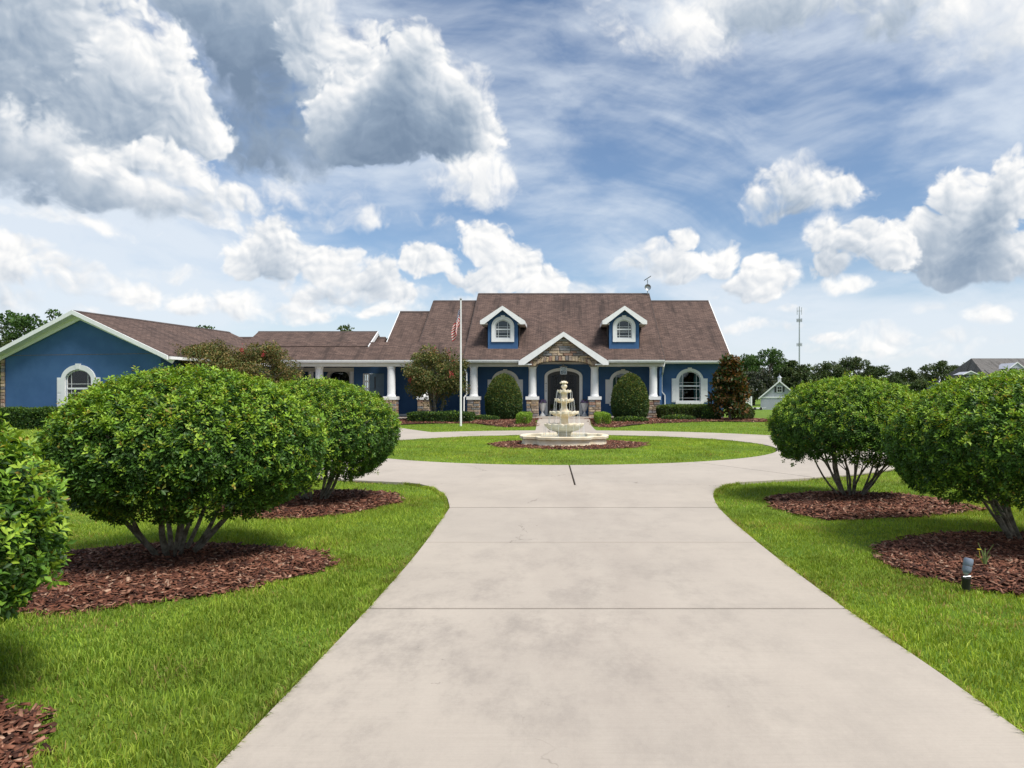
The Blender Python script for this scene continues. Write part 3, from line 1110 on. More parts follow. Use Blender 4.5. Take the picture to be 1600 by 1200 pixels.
# front wall of block B, right of the porch
YW = 44.95
o1 = window(X(1077.5, YW), YW, 1.40, 1.26, 2.60, .58, curtain=True, rail=Z(603, YW))
wall_front('front_wall', A1 - .15, B1 - .5, .1, [(-50, EZ - .14), (50, EZ - .14)], YW, [o1], M['blue'], house)
# porch back wall with two windows and the door
YP = 46.1
o2 = window(X(789.5, YP), YP, 1.42, 1.15, 2.56, .56, rail=1.95, curtain=True)
o3 = window(X(973.5, YP), YP, 1.42, 1.15, 2.56, .56, rail=1.95, curtain=True)
DW, DZS, DR = 2.06, 2.88, .36
wall_front('porch_wall', A0 + .12, A1 - .15, .1, [(-50, EZ - .08), (50, EZ - .08)], YP, [o2, (AX, DW, ZP + .02, DZS, DR), o3], M['blue'], house)
# porch ceiling, floor, step
mk('porch_ceiling', Geo().box(B0 + .4, A1 - .2, 43.75, YP + .4, EZ - .16, EZ - .10), M['cream'], house)
g = Geo().box(A0 + .1, A1 - .2, 43.35, YP, .02, ZP)
mk('porch_floor', g, M['concrete'], house)
mk('porch_step', Geo().box(AX - 1.66, AX + 1.66, 42.2, 43.34, .02, ZP + .012), M['concrete'], house)
# door surround, doors
g = trim_band(AX, DW, ZP + .03, DZS, DR, .20, YP, .08)
dr = mk('door_surround', g, M['white'], house)
for s in (-1, 1):
    xa, xb = (AX - DW / 2 + .01, AX - .012) if s < 0 else (AX + .012, AX + DW / 2 - .01)
    zt_ = lambda x, k=0.0: DZS + (DR - .02 - k) * math.sqrt(max(0, 1 - ((x - AX) / (DW / 2)) ** 2)) - k * .5
    n = 10
    xs_ = [xa + (xb - xa) * k / n for k in range(n + 1)]
    o = [(xa, YP + .06, ZP + .04), (xb, YP + .06, ZP + .04)] + [(x, YP + .06, zt_(x)) for x in xs_[::-1]]
    xi0, xi1 = xa + .17, xb - .17
    xi = [xi0 + (xi1 - xi0) * k / n for k in range(n + 1)]
    i = [(xi0, YP + .06, ZP + .45), (xi1, YP + .06, ZP + .45)] + [(x, YP + .06, min(zt_(x) - .17, DZS + .12)) for x in xi[::-1]]
    leaf = mk('door_leaf', Geo().ring(o, i, (0, 0, 0), (0, .06, 0)), M['door'], house)
    mk('door_glass', Geo().prism(i, (0, .025, 0), (0, .035, 0)), M['doorglass'], leaf)
    # wrought iron scrollwork in the light
    g = Geo()
    cxl = (xi0 + xi1) / 2
    for kx in (-.16, 0, .16):
        g.tube([(cxl + kx, YP + .05, ZP + .45), (cxl + kx, YP + .05, DZS + .05)], .011, 5)
    for q in range(9):
        zc = ZP + .65 + q * .24
        for sx in (-1, 1):
            g.tube([(cxl + sx * (.08 + .075 * math.cos(a)), YP + .05, zc + .10 * math.sin(a)) for a in np.linspace(0, 2 * math.pi, 11)], .009, 4, caps=False)
    mk('iron_scrollwork', g, M['iron'], leaf)
    mk('door_handle', Geo().tube([(AX + s * .09, YP + .0, 1.25), (AX + s * .09, YP - .03, 1.32), (AX + s * .09, YP - .03, 1.62), (AX + s * .09, YP, 1.69)], .016, 6), M['metal'], leaf)
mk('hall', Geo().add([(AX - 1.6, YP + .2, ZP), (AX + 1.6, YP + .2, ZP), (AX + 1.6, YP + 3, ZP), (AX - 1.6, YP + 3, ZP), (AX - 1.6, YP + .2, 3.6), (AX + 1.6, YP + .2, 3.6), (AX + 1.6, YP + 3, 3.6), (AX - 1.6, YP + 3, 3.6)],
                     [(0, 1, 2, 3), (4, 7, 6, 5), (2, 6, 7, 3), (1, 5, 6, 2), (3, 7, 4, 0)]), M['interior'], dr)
# house number, read downwards, on the left leg of the surround
for k, ch in enumerate('4112'):
    cu = bpy.data.curves.new('house_number', 'FONT')
    cu.body = ch
    cu.size = .17
    cu.align_x = 'CENTER'
    cu.extrude = .006
    cu.materials.append(M['iron'])
    tmp = bpy.data.objects.new('house_number', cu)
    me = bpy.data.meshes.new_from_object(tmp)
    bpy.data.objects.remove(tmp)
    bpy.data.curves.remove(cu)
    o = link('house_number', me, dr)
    o.location = Vector((AX - DW / 2 - .10, YP - .088, 2.36 - k * .16)) - Vector(house.location)
    o.rotation_euler = (R(90), 0, 0)

# ------------ porch beams, gutters, columns on stone pedestals
UNIT = []
for q in range(6):
    rs = random.Random(40 + q)
    j = lambda a: a + rs.uniform(-.05, .05)
    vs_ = [(-.5, .5, -.5), (.5, .5, -.5), (.5, .5, .5), (-.5, .5, .5), (-.5, -.1, -.5), (.5, -.1, -.5), (.5, -.1, .5), (-.5, -.1, .5),
           (j(-.42), j(-.45), j(-.36)), (j(.42), j(-.5), j(-.36)), (j(.42), j(-.42), j(.36)), (j(-.42), j(-.5), j(.36))]
    fs = [(4, 5, 9, 8), (5, 6, 10, 9), (6, 7, 11, 10), (7, 4, 8, 11), (8, 9, 10, 11), (0, 1, 5, 4), (1, 2, 6, 5), (2, 3, 7, 6), (3, 0, 4, 7)]
    me = bpy.data.meshes.new('stone')
    me.from_pydata(vs_, [], fs)
    me.materials.append(M['stone'])
    UNIT.append(me)


def stone(parent, cx, y, cz, w, h, d=.07, rot=0.0, rz=0.0):
    o = bpy.data.objects.new('stone', random.choice(UNIT))
    COL.objects.link(o)
    o.parent = parent
    o.location = Vector((cx, y, cz)) - Vector(root_of(parent).location)
    o.scale = (w, d, h)
    o.rotation_euler = (0, rot, rz)
    return o


def courses(z0, z1, hmin, hmax):
    zz = [z0]
    while zz[-1] < z1 - hmin:
        zz.append(zz[-1] + random.uniform(hmin, hmax))
    k = (z1 - z0) / (zz[-1] - z0)
    return [z0 + (z - z0) * k for z in zz]


def pedestal(cx, cy_, z0, z1, w=.74):
    g = Geo().box(cx - w / 2 + .05, cx + w / 2 - .05, cy_ - w / 2 + .05, cy_ + w / 2 - .05, z0, z1)
    p = mk('stone_pedestal', g, M['mortar'], house)
    for za, zb in zip(*(lambda q: (q[:-1], q[1:]))(courses(z0, z1, .10, .18))):
        cuts_ = [-w / 2]
        while cuts_[-1] < w / 2 - .14:
            cuts_.append(cuts_[-1] + random.uniform(.22, .46))
        cuts_[-1] = w / 2
        for a, b in zip(cuts_[:-1], cuts_[1:]):
            stone(p, cx + (a + b) / 2, cy_ - w / 2 + .045, (za + zb) / 2, b - a - .014, zb - za - .014, .10 + random.uniform(0, .03))
        # returns: one long stone each side
        for sx in (-1, 1):
            stone(p, cx + sx * (w / 2 - .045), cy_ + .05, (za + zb) / 2, w - .12, zb - za - .014, .10, rz=sx * R(90))
    return p


def column(cx, cy_, zb, ped=True, r=.245, ped_z0=None):
    zt_ = EZ - .40
    g = Geo()
    prof = [(r * 1.12, 1.585), (r * 1.12, 1.64), (r * 1.02, 1.67), (r, 1.75), (r * .985, 2.6), (r * .93, zt_ - .16), (r * .93, zt_ - .12), (r * 1.05, zt_ - .10), (r * 1.05, zt_)]
    if not ped:
        prof[0] = (r * 1.12, zb)
        prof[1] = (r * 1.12, zb + .1)
        prof[2] = (r * 1.0, zb + .14)
    g.lathe(prof, (cx, cy_, 0), 24)
    c = mk('column', g, M['white'], house, smooth=True)
    if ped:
        mk('column_base', Geo().box(cx - .41, cx + .41, cy_ - .41, cy_ + .41, 1.38, 1.584), M['white'], c)
        pedestal(cx, cy_, ped_z0 if ped_z0 is not None else .12, 1.379)
    return c


YC_ = 43.95
for dx in (-5.55, -1.92, 1.92, 5.55):
    column(AX + dx, YC_, ZP)
column(X(611.5, YC_), YC_, ZP)
column(X(663, YC_), YC_, ZP)
for pxc, yy in ((499, 44.2), (550.5, 47.6), (486, 47.6)):
    column(X(pxc, yy), yy, .2, ped=False, r=.25 if pxc == 499 else .2)


def beam(x0, x1, y0=43.66, y1=44.24):
    mk('porch_beam', Geo().box(x0, x1, y0, y1, EZ - .40, EZ - .165), M['cream'], house)


ENT = 2.70
beam(A0 - .02, AX - 1.62)
beam(AX + 1.62, A1 - .08)
beam(-20.5, A0 - .03, 43.68, 44.22)


def gutter(x0, x1, y, z=EZ):
    g = Geo()
    g.prism([(x0, y + .02, z - .02), (x0, y - .14, z - .02), (x0, y - .13, z - .10), (x0, y - .08, z - .19), (x0, y + .02, z - .19)], (0, 0, 0), (x1 - x0, 0, 0))
    mk('gutter', g, M['white'], house)


gutter(A0, AX - ENT - .03, YA)
gutter(AX + ENT + .03, A1, YA)
gutter(A1 + .06, B1, YB)
gutter(-20.6, A0 - .06, 43.62)
# soffit under the right eave
mk('soffit', Geo().box(A1 + .1, B1 - .05, YB + .02, YW + .05, EZ - .19, EZ - .165), M['cream'], house)


def downspout(pts):
    mk('downspout', Geo().tube(pts, .05, 4), M['white'], house)


downspout([(A1 - .0, 43.5, EZ - .16), (A1 - .05, 43.5, EZ - .4), (A1 + .02, 44.35, 3.1), (A1 + .02, 44.82, 2.9), (A1 + .02, 44.84, 1.9), (A1 + .22, 44.86, 1.65), (A1 + .22, 44.86, .3)])
downspout([(A0 - .02, 43.45, EZ - .16), (A0 + .02, 43.45, EZ - .45), (A0 + .17, 43.62, 3.0), (A0 + .17, 43.62, 1.75), (A0 + .02, 43.5, 1.5), (A0 + .02, 43.48, .25)])

# ------------ entry gable with stone face over the arch
YG = 43.30
zap = EZ - .10 + PIT * ENT
gz0 = EZ - .10
AW, AR, AZ = 1.67, .32, EZ - .41         # half width, rise and spring of the arch
tops = lambda x: gz0 - .02 + PIT * (ENT - abs(x - AX)) - .12
g = Geo()
n = 20
xs_ = [AX - 2.05 + 4.10 * k / n for k in range(n + 1)]
xs_ = sorted(set(xs_ + [AX - AW, AX + AW, AX] + [AX + AW * math.cos(math.pi * k / 14) for k in range(15)]))
low = lambda x: AZ + (AR * math.sqrt(max(0, 1 - ((x - AX) / AW) ** 2)) if abs(x - AX) < AW else 0)
fr_ = [(x, YG, low(x)) for x in xs_]
tp_ = [(x, YG, tops(x)) for x in xs_]
m_ = len(xs_)
vs_ = fr_ + tp_ + [(p[0], YG + .72, p[2]) for p in fr_ + tp_]
fs = [(i, i + 1, m_ + i + 1, m_ + i) for i in range(m_ - 1)] + [(2 * m_ + i, 3 * m_ + i, 3 * m_ + i + 1, 2 * m_ + i + 1) for i in range(m_ - 1)] + [(i, 2 * m_ + i, 2 * m_ + i + 1, i + 1) for i in range(m_ - 1)]
fs += [(0, m_, 3 * m_, 2 * m_), (m_ - 1, 3 * m_ - 1, 4 * m_ - 1, 2 * m_ - 1)]
g.add(vs_, fs)
ent = mk('entry_gable', g, M['mortar'], house)
# soldier course along the arch
na = 25
for k in range(na):
    t = math.pi * (k + .5) / na
    xa = AX + AW * 1.0 * math.cos(t)
    za = AZ + AR * math.sin(t)
    hh = random.uniform(.27, .36)
    ang = math.atan2(AR * math.cos(t), AW * math.sin(t))
    if tops(xa) - za > hh * .8:
        wv = math.pi / na * math.hypot(AW * math.sin(t), AR * math.cos(t))
        stone(ent, xa + math.sin(ang) * 0 + .0, YG + .005, za + hh / 2 + .01, max(.07, wv - .015), hh, .11, rot=-(math.pi / 2 - t) * .25 if True else 0)
for sx in (-1, 1):
    for q in range(2):
        stone(ent, AX + sx * (AW + .10 + q * .19), YG + .005, AZ + .17, .165, .32 + .02 * q, .11)
# ledge stones above
zz = courses(AZ + .36, zap - .25, .11, .17)
for za, zb in zip(zz[:-1], zz[1:]):
    half = ENT - ((zb + .12) - gz0 + .02) / PIT
    half = min(half, 2.02)
    if half < .12:
        continue
    x = -half
    while x < half - .05:
        w_ = random.uniform(.28, .72)
        if x + w_ > half - .16:
            w_ = half - x
        xm = AX + x + w_ / 2
        lz = low(xm) + .36 if abs(xm - AX) < AW + .1 else AZ + .34
        if za + .03 >= lz - .06:
            stone(ent, xm, YG + .005, (za + zb) / 2, w_ - .014, zb - za - .014, .10 + random.uniform(0, .04))
        x += w_
# its little roof and white rakes
ybk = YA + (zap - EZ) / PIT + .1
for s in (-1, 1):
    e0, e1 = (AX + s * ENT, YG - .22, gz0), (AX + s * ENT, YA + .05, gz0)
    if s < 0:
        roof_plane('entry_roof', (AX - ENT, ybk, gz0), (AX - ENT, YG - .22, gz0), (AX, YG - .22, zap), (AX, ybk, zap), house)
    else:
        roof_plane('entry_roof', (AX + ENT, YG - .22, gz0), (AX + ENT, ybk, gz0), (AX, ybk, zap), (AX, YG - .22, zap), house)
    g = Geo()
    xo, xi = AX + s * (ENT + .03), AX + s * 2.2
    g.prism([(AX, YG, zap + .02), (xo, YG, gz0 + .0), (xo, YG, gz0 - .24), (xo - s * .34, YG, gz0 - .24), (AX, YG, zap - .27)], (0, -.28, 0), (0, -.20, 0))
    mk('rake_board', g, M['white'], house)
    mk('entry_soffit', Geo().prism([(AX, YG, zap - .165), (AX + s * ENT, YG, gz0 - .165), (AX + s * ENT, YG, gz0 - .19), (AX, YG, zap - .19)], (0, -.19, 0), (0, .05, 0)), M['cream'], house)
    mk('eave_return', Geo().box(min(xo, xo - s * .8), max(xo, xo - s * .8), YG - .19, YG + .3, gz0 - .235, gz0 - .17), M['white'], house)

# ------------ dormers
for sx in (-1, 1):
    dx = AX + sx * 3.80
    YD = 44.55
    hw = .94
    zb = EZ + PIT * (YD - YA) - .05
    ze, za = 6.36, 7.20
    zw = ze + .0
    op = (dx, .98, 5.22, 5.98, .40)
    g = Geo()
    bk = YA + (ze - EZ) / PIT + .6
    for s in (-1, 1):
        xx = dx + s * hw
        g.prism([(xx, YD, zb - .2), (xx, bk, EZ + PIT * (bk - YA) - .3), (xx, bk, ze), (xx, YD, ze)], (0, 0, 0), (-s * .1, 0, 0))
    dm = mk('dormer', g, M['blue'], house)
    wall_front('dormer_front', dx - hw, dx + hw, zb - .2, [(dx - hw, ze - .02), (dx, za - .20), (dx + hw, ze - .02)], YD - .004, [op], M['blue'], dm)
    window(dx, YD - .004, *op[1:], tw=.22, shutters=False, sill=False, parent=dm, rail=5.79, bottom_band=True)
    ov = 1.36
    zo = za - .67 * ov
    ybk = YA + (za - EZ) / PIT + .15
    for s in (-1, 1):
        c = [(dx + s * ov, YD - .38, zo), (dx + s * ov, ybk, zo), (dx, ybk, za), (dx, YD - .38, za)]
        if s < 0:
            c = [c[1], c[0], c[3], c[2]]
        roof_plane('dormer_roof', *c, dm)
        g = Geo()
        xo = dx + s * (ov + .02)
        g.prism([(dx, YD, za + .02), (xo, YD, zo + .01), (xo, YD, zo - .22), (xo - s * .25, YD, zo - .22), (dx, YD, za - .24)], (0, -.43, 0), (0, -.37, 0))
        mk('dormer_rake', g, M['white'], dm)
        g = Geo().box(min(xo, xo - s * .44), max(xo, xo - s * .44), YD - .365, YD + 1.6, zo - .215, zo - .17)
        mk('dormer_soffit', g, M['cream'], dm)
        mk('dormer_fascia', Geo().box(xo - .02, xo + .02, YD - .36, YD + 2.2, zo - .19, zo + .0), M['white'], dm)

# ------------ left porch, courtyard and the low linking roof
E0 = -20.6
roof_plane('porch_roof', (E0, 43.6, EZ), (A0 - .02, 43.6, EZ), (A0 - .02, 45.5, EZ + PIT * 1.9), (E0, 45.5, EZ + PIT * 1.9), house)
zD = EZ + PIT * 1.35
gable_x('D', -20.2, -12.27, 44.95, zD + .06, 47.3, 5.90)
rake(-12.27, 44.95, zD + .06, 47.3, 5.90, .06, .26)
mk('gable_filler', Geo().prism([(-12.5, 45.0, zD), (-12.5, 47.3, 5.7), (-12.5, 49.6, zD)], (0, 0, 0), (.12, 0, 0)), M['blue'], house)
gable_x('F', -24.0, -11.76, 45.3, 4.2, 47.4, 5.53)
YL = 47.4
o4 = (X(531, YL + 1.5), 1.35, .35, 2.85, .50)
wall_front('courtyard_wall', -24, X(560, YL + 1.5), .1, [(-60, 4.3), (60, 4.3)], YL + 1.5, [o4], M['blue'], house)
g = trim_band(o4[0], 1.35, .35, 2.85, .50, .24, YL + 1.5, .08)
cw = mk('courtyard_arch', g, M['cream'], house)
mk('pane', Geo().prism(arch(o4[0], 1.33, .36, 2.85, .49, YL + 1.56), (0, 0, 0), (0, .01, 0)), M['glass'], cw)
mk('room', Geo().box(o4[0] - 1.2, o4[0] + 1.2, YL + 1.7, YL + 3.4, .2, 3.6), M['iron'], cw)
mk('courtyard_beam', Geo().box(-20, X(562, 47.6), 47.35, 47.85, 3.24, 3.50), M['cream'], house)
# side entry: wall, sidelight, door
YS = 47.2
mk('entry_wall', Geo().box(X(553, YS), X(567, YS), YS, YS + .15, .1, 3.75), M['blue'], house)
mk('entry_wall', Geo().box(X(600.5, YS), A0 + .2, YS - .06, YS + .15, .1, 3.75), M['blue'], house)
mk('entry_head', Geo().box(X(567, YS), X(600.5, YS), YS - .02, YS + .15, 3.10, 3.75), M['blue'], house)
g = Geo()
xa, xb = X(567.3, YS), X(577, YS)
g.box(xa, xb, YS, YS + .06, .3, 1.62)
for k in range(3):
    for q in range(2):
        pass
nzs = [1.62, 2.10, 2.58, 3.08]
for zz_ in nzs:
    g.box(xa, xb, YS - .01, YS + .05, zz_ - .05, zz_ + .05)
for xx in (xa + .04, (xa + xb) / 2, xb - .04):
    g.box(xx - .04, xx + .04, YS - .005, YS + .045, 1.6, 3.1)
sl = mk('sidelight', g, M['white'], house)
mk('pane', Geo().box(xa, xb, YS + .015, YS + .025, 1.6, 3.1), M['glass'], sl)
xa, xb = X(577.2, YS), X(600.3, YS)
g = Geo().box(xa, xb, YS, YS + .06, .3, 3.08)
for k in range(5):
    x = xa + (xb - xa) * (k + .08) / 5
    g.box(x, x + (xb - xa) / 5 * .86, YS - .018, YS + .01, .36, 3.02)
sd_ = mk('side_door', g, M['greyblue_door'], house)
mk('door_handle', Geo().box(xa + .36, xa + .41, YS - .07, YS - .02, 2.1, 2.9), M['iron'], sd_)
mk('left_porch_floor', Geo().box(-20.5, A0 + .05, 43.4, 48.9, .02, .285), M['concrete'], house)
mk('white_base_board', Geo().box(X(612, 46.6), A0 - .2, YS - .10, YS - .065, .30, .42), M['white'], house)

# ------------ garage wing, turned a little towards the drive
WA = R(11)
WO = (X(127, 36.0), 36.0)


def wx(u, v, z):
    return (WO[0] + u * math.cos(WA) + v * math.sin(WA), WO[1] - u * math.sin(WA) + v * math.cos(WA), z)


WH, WOV, WZA, WP = 4.62, 5.40, 5.87, .428
WZE = WZA - WP * WOV
ow = window(-.14, 0, 1.56, .95, 2.42, .52, tw=.24, xf=wx, shw=.36, rail=Z(607, 36))
g0 = len(bpy.data.objects)
wl = wall_front('garage_wall', -WH, WH, .05, [(-WH, WZA - WP * WH - .2), (0, WZA - .2), (WH, WZA - WP * WH - .2)], 0.0, [ow], M['blue'], house)
for v in wl.data.vertices:
    p = Vector(wx(*(v.co + Vector(house.location))))
    v.co = p - Vector(house.location)
for s in (-1, 1):
    mk('garage_side_wall', Geo().box(min(s * WH, s * (WH - .15)), max(s * WH, s * (WH - .15)), .002, 11.5, .05, WZA - WP * WH - .15).xf(wx), M['blue'], house)
    a = [(s * WOV, -.5, WZE), (s * WOV, 11.5, WZE), (0, 11.5, WZA), (0, -.5, WZA)]
    if s < 0:
        a = [a[1], a[0], a[3], a[2]]
    roof_plane('garage_roof', *[wx(*q) for q in a], house)
    g = Geo().prism([(0, 0, WZA + .02), (s * (WOV + .03), 0, WZE + .006), (s * (WOV + .03), 0, WZE - .20), (0, 0, WZA - .19)], (0, -.56, 0), (0, -.49, 0))
    mk('garage_rake', g.xf(wx), M['white'], house)
    g = Geo().prism([(0, 0, WZA - .19), (s * (WOV + .03), 0, WZE - .20), (s * (WOV - .1), 0, WZE - .36), (s * WH, 0, WZA - WP * WH - .34), (0, 0, WZA - .42)], (0, -.10, 0), (0, -.04, 0))
    mk('garage_frieze', g.xf(wx), M['white'], house)
    g = Geo().prism([(0, 0, WZA - .165), (s * WOV, 0, WZE - .165), (s * WOV, 0, WZE - .19), (0, 0, WZA - .19)], (0, -.485, 0), (0, .0, 0))
    mk('garage_soffit', g.xf(wx), M['white'], house)
    mk('garage_gutter', Geo().box(min(s * (WOV - .02), s * (WOV + .12)), max(s * (WOV - .02), s * (WOV + .12)), -.44, 11.4, WZE - .17, WZE - .03).xf(wx), M['white'], house)
g = Geo().prism([(-.18, -.5, WZA - .06), (0, -.5, WZA + .03), (.18, -.5, WZA - .06), (0, -.5, WZA - .02)], (0, 0, 0), (0, 12.0, 0))
mk('ridge_cap', g.xf(wx), M['ridge'], house)
mk('stucco_joint', Geo().box(-WH + .05, WH - .05, -.006, .01, 3.69, 3.715).xf(wx), M['mortar'], house)
p = mk('stone_corner', Geo().box(-WH - .22, -WH - .01, -.03, .5, .1, 3.72).xf(wx), M['mortar'], house)
zz = courses(.1, 3.7, .13, .22)
for za, zb in zip(zz[:-1], zz[1:]):
    c = wx(-WH - .12, -.03, (za + zb) / 2)
    stone(p, c[0], c[1], c[2], .22, zb - za - .014, .1, rz=-WA)

# ------------------------------------------------------------------ porch lantern, planters, roof aerial
t = thing('porch_lantern', 'square glass and metal lantern hanging over the front doors', 'lantern', (AX, 44.6, 3.15))
g = Geo()
lw, lz0, lz1 = .19, 2.98, 3.42
for sx in (-1, 1):
    for sy in (-1, 1):
        g.box(AX + sx * lw - .018, AX + sx * lw + .018, 44.6 + sy * lw - .018, 44.6 + sy * lw + .018, lz0, lz1)
for zz_ in (lz0, (lz0 + lz1) / 2 + .03, lz1):
    for sx in (-1, 1):
        g.box(AX - lw, AX + lw, 44.6 + sx * lw - .014, 44.6 + sx * lw + .014, zz_ - .014, zz_ + .014)
        g.box(AX + sx * lw - .0135, AX + sx * lw + .0135, 44.6 - lw, 44.6 + lw, zz_ - .0135, zz_ + .0135)
mk('lantern_frame', g, M['metal'], t)
g = Geo()
for sx in (-1, 1):
    g.box(AX - lw, AX + lw, 44.6 + sx * (lw - .004), 44.6 + sx * (lw - .008), lz0, lz1)
mk('lantern_glass', g, M['glass'], t)
mk('lantern_cap', Geo().lathe([(.30, 3.43), (.06, 3.53), (.02, 3.54), (.02, EZ - .15)], (AX, 44.6, 0), 4), M['metal'], t)
mk('candle', Geo().lathe([(.03, 3.0), (.03, 3.2), (.012, 3.24)], (AX, 44.6, 0), 8), M['cream'], t)

for s, lab in ((-1, 'white urn of mauve flowers left of the front doors'), (1, 'white urn of mauve flowers right of the front doors')):
    ux, uy = AX + s * 1.33, 44.9
    t = thing('flower_urn', lab, 'planter', (ux, uy, ZP), 'urns flanking the front doors')
    mk('urn', Geo().lathe([(.20, 0), (.20, .05), (.13, .10), (.055, .26), (.07, .30), (.13, .38), (.19, .60), (.225, .78), (.25, .80), (.25, .84), (.21, .84), (.19, .78)], (ux, uy, ZP), 20), M['white'], t, smooth=True)
    nfl = 240
    u = rng.normal(size=(nfl, 3))
    u /= np.linalg.norm(u, axis=1)[:, None]
    u[:, 2] = np.abs(u[:, 2])
    P = np.array([0, 0, .84]) + u * np.array([.29, .29, .26]) * rng.uniform(.75, 1.0, (nfl, 1))
    V, T = [], []
    tint = []
    for k in range(nfl):
        a = np.cross(u[k], rng.normal(size=3))
        a /= np.linalg.norm(a)
        b = np.cross(u[k], a)
        rr_ = rng.uniform(.025, .05)
        o = len(V)
        V += [P[k] + rr_ * (a * math.cos(q) + b * math.sin(q)) for q in np.linspace(0, 2 * math.pi, 7)[:-1]]
        T += [(o, o + 1, o + 2), (o, o + 2, o + 3), (o, o + 3, o + 4), (o, o + 4, o + 5)]
        gcol = rng.random() < .25
        cc = np.array([.05, .10, .03]) if gcol else np.array([.30, .22, .42]) * rng.uniform(.7, 1.3)
        tint += [cc] * 6
    mk_np('flowers', np.array(V), np.array(T), M['softleaf'], t, col=np.array(tint), loc=(0, 0, 0))

dx_, dy_ = X(1011.5, 51.4), 51.3
t = thing('roof_aerial', 'small round dish and tilted panel on a mast above the roof ridge', 'antenna', (dx_, dy_, zA - .3))
mk('mast', Geo().tube([(A1 - .15, dy_, zA - .55), (dx_ - .02, dy_, zA - .35), (dx_, dy_, zA - .1), (dx_, dy_, Z(437, dy_))], .035, 6), M['metal'], t)
zc = Z(449.5, dy_)
g = Geo()
n = 20
for q, (r_, d_) in enumerate(((.0, .10), (.12, .085), (.20, .05), (.235, 0), (.235, .02), (.0, .12))):
    pass
vs_, fs = [(dx_, dy_ - .05, zc)], []
for (r_, d_) in ((.10, .06), (.18, .10), (.235, .16)):
    for k in range(n):
        a = 2 * math.pi * k / n
        vs_.append((dx_ + r_ * math.cos(a), dy_ - d_, zc + r_ * math.sin(a)))
fs += [(0, 1 + k, 1 + (k + 1) % n) for k in range(n)]
for i in range(2):
    for k in range(n):
        fs.append((1 + i * n + k, 1 + i * n + (k + 1) % n, 1 + (i + 1) * n + (k + 1) % n, 1 + (i + 1) * n + k))
g.add(vs_, fs)
mk('dish', g, M['metal'], t, smooth=True)
g = Geo().prism([(dx_ - .24, dy_, Z(437.5, dy_) - .05), (dx_ + .24, dy_, Z(433, dy_) + .05), (dx_ + .24, dy_, Z(433, dy_) + .09), (dx_ - .24, dy_, Z(437.5, dy_) - .01)], (0, -.14, 0), (0, .14, 0))
mk('solar_panel', g, M['iron'], t)


# ------------------------------------------------------------------ foliage tools
def unit(a):
    return a / np.maximum(np.linalg.norm(a, axis=-1, keepdims=True), 1e-9)


def sphere_dirs(n):
    return unit(rng.normal(size=(n, 3)))


def lumps(d, seed, amp=1.0, k0=3.0):
    """smooth uneven factor over directions or positions"""
    r = np.random.default_rng(seed)
    out = np.zeros(len(d))
    for q in range(9):
        k = r.normal(size=3) * k0 * (1 + .45 * q)
        out += np.sin(d @ k + r.uniform(0, 6.28)) / (1 + .5 * q)
    return out * amp / 2.6


def leaf_arrays(P, D, N, L, Wd, col, fold=.22, droop=.12):
    """kite leaves folded along the midrib"""
    n = len(P)
    D = unit(D)
    S_ = unit(np.cross(D, N))
    Nn = np.cross(S_, D)
    L = L[:, None]
    Wd = Wd[:, None]
    V = np.empty((n, 4, 3))
    V[:, 0] = P
    V[:, 1] = P + D * L * .5 + S_ * Wd * .5 + Nn * Wd * fold
    V[:, 2] = P + D * L - Nn * L * droop
    V[:, 3] = P + D * L * .5 - S_ * Wd * .5 + Nn * Wd * fold
    b = np.arange(n)[:, None] * 4
    T = np.concatenate([b + [0, 1, 2], b + [0, 2, 3]], 0)
    return V.reshape(-1, 3), T, np.repeat(col, 4, 0)


def palette(cols, w, n):
    cols = np.array(cols)
    i = rng.choice(len(cols), n, p=np.array(w) / sum(w))
    return cols[i] * rng.uniform(.8, 1.25, (n, 1))


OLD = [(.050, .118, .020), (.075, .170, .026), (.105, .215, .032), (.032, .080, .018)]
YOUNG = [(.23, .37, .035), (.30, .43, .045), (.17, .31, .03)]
YELLOW = [(.30, .25, .030), (.22, .17, .03), (.24, .28, .04)]


def shoots(P, A, n_leaf, L, young, spread=.9, yellow=.03, w_ratio=.5):
    """whorls of leaves at shoot tips P with axis A"""
    n = len(P)
    A = unit(A)
    r1 = unit(np.cross(A, rng.normal(size=(n, 3))))
    r2 = np.cross(A, r1)
    Ps, Ds, Ns, Ls, Cs = [], [], [], [], []
    co = palette(OLD, (3, 4, 3, 2), n)
    cn = palette(YOUNG, (3, 2, 3), n)
    cye = palette(YELLOW, (1, 1, 1), n)
    for k in range(n_leaf):
        t = 2.4 * k + rng.uniform(-.4, .4, n)
        rad = r1 * np.cos(t)[:, None] + r2 * np.sin(t)[:, None]
        up = 1.1 - 1.25 * (k / n_leaf)
        D = A * up * .8 + rad * spread + rng.normal(size=(n, 3)) * .18
        back = (k / n_leaf)
        Ps.append(P - A * (back * L * 1.1)[:, None] + rad * .004)
        Ds.append(D)
        Ns.append(A + rng.normal(size=(n, 3)) * .25)
        Ls.append(L * rng.uniform(.72, 1.15, n) * (.75 + .35 * back))
        c = np.where(young[:, None] & (back < .72), cn, co)
        ye = rng.random(n) < yellow
        c = np.where(ye[:, None], cye, c) * rng.uniform(.85, 1.15, (n, 1))
        Cs.append(c)
    P_, D_, N_, L_, C_ = (np.concatenate(q) for q in (Ps, Ds, Ns, Ls, Cs))
    return leaf_arrays(P_, D_, N_, L_, L_ * w_ratio, C_)


def join(*arrs):
    V, T, C = [], [], []
    o = 0
    for v, t, c in arrs:
        V.append(v)
        T.append(t + o)
        C.append(c)
        o += len(v)
    return np.concatenate(V), np.concatenate(T), np.concatenate(C)


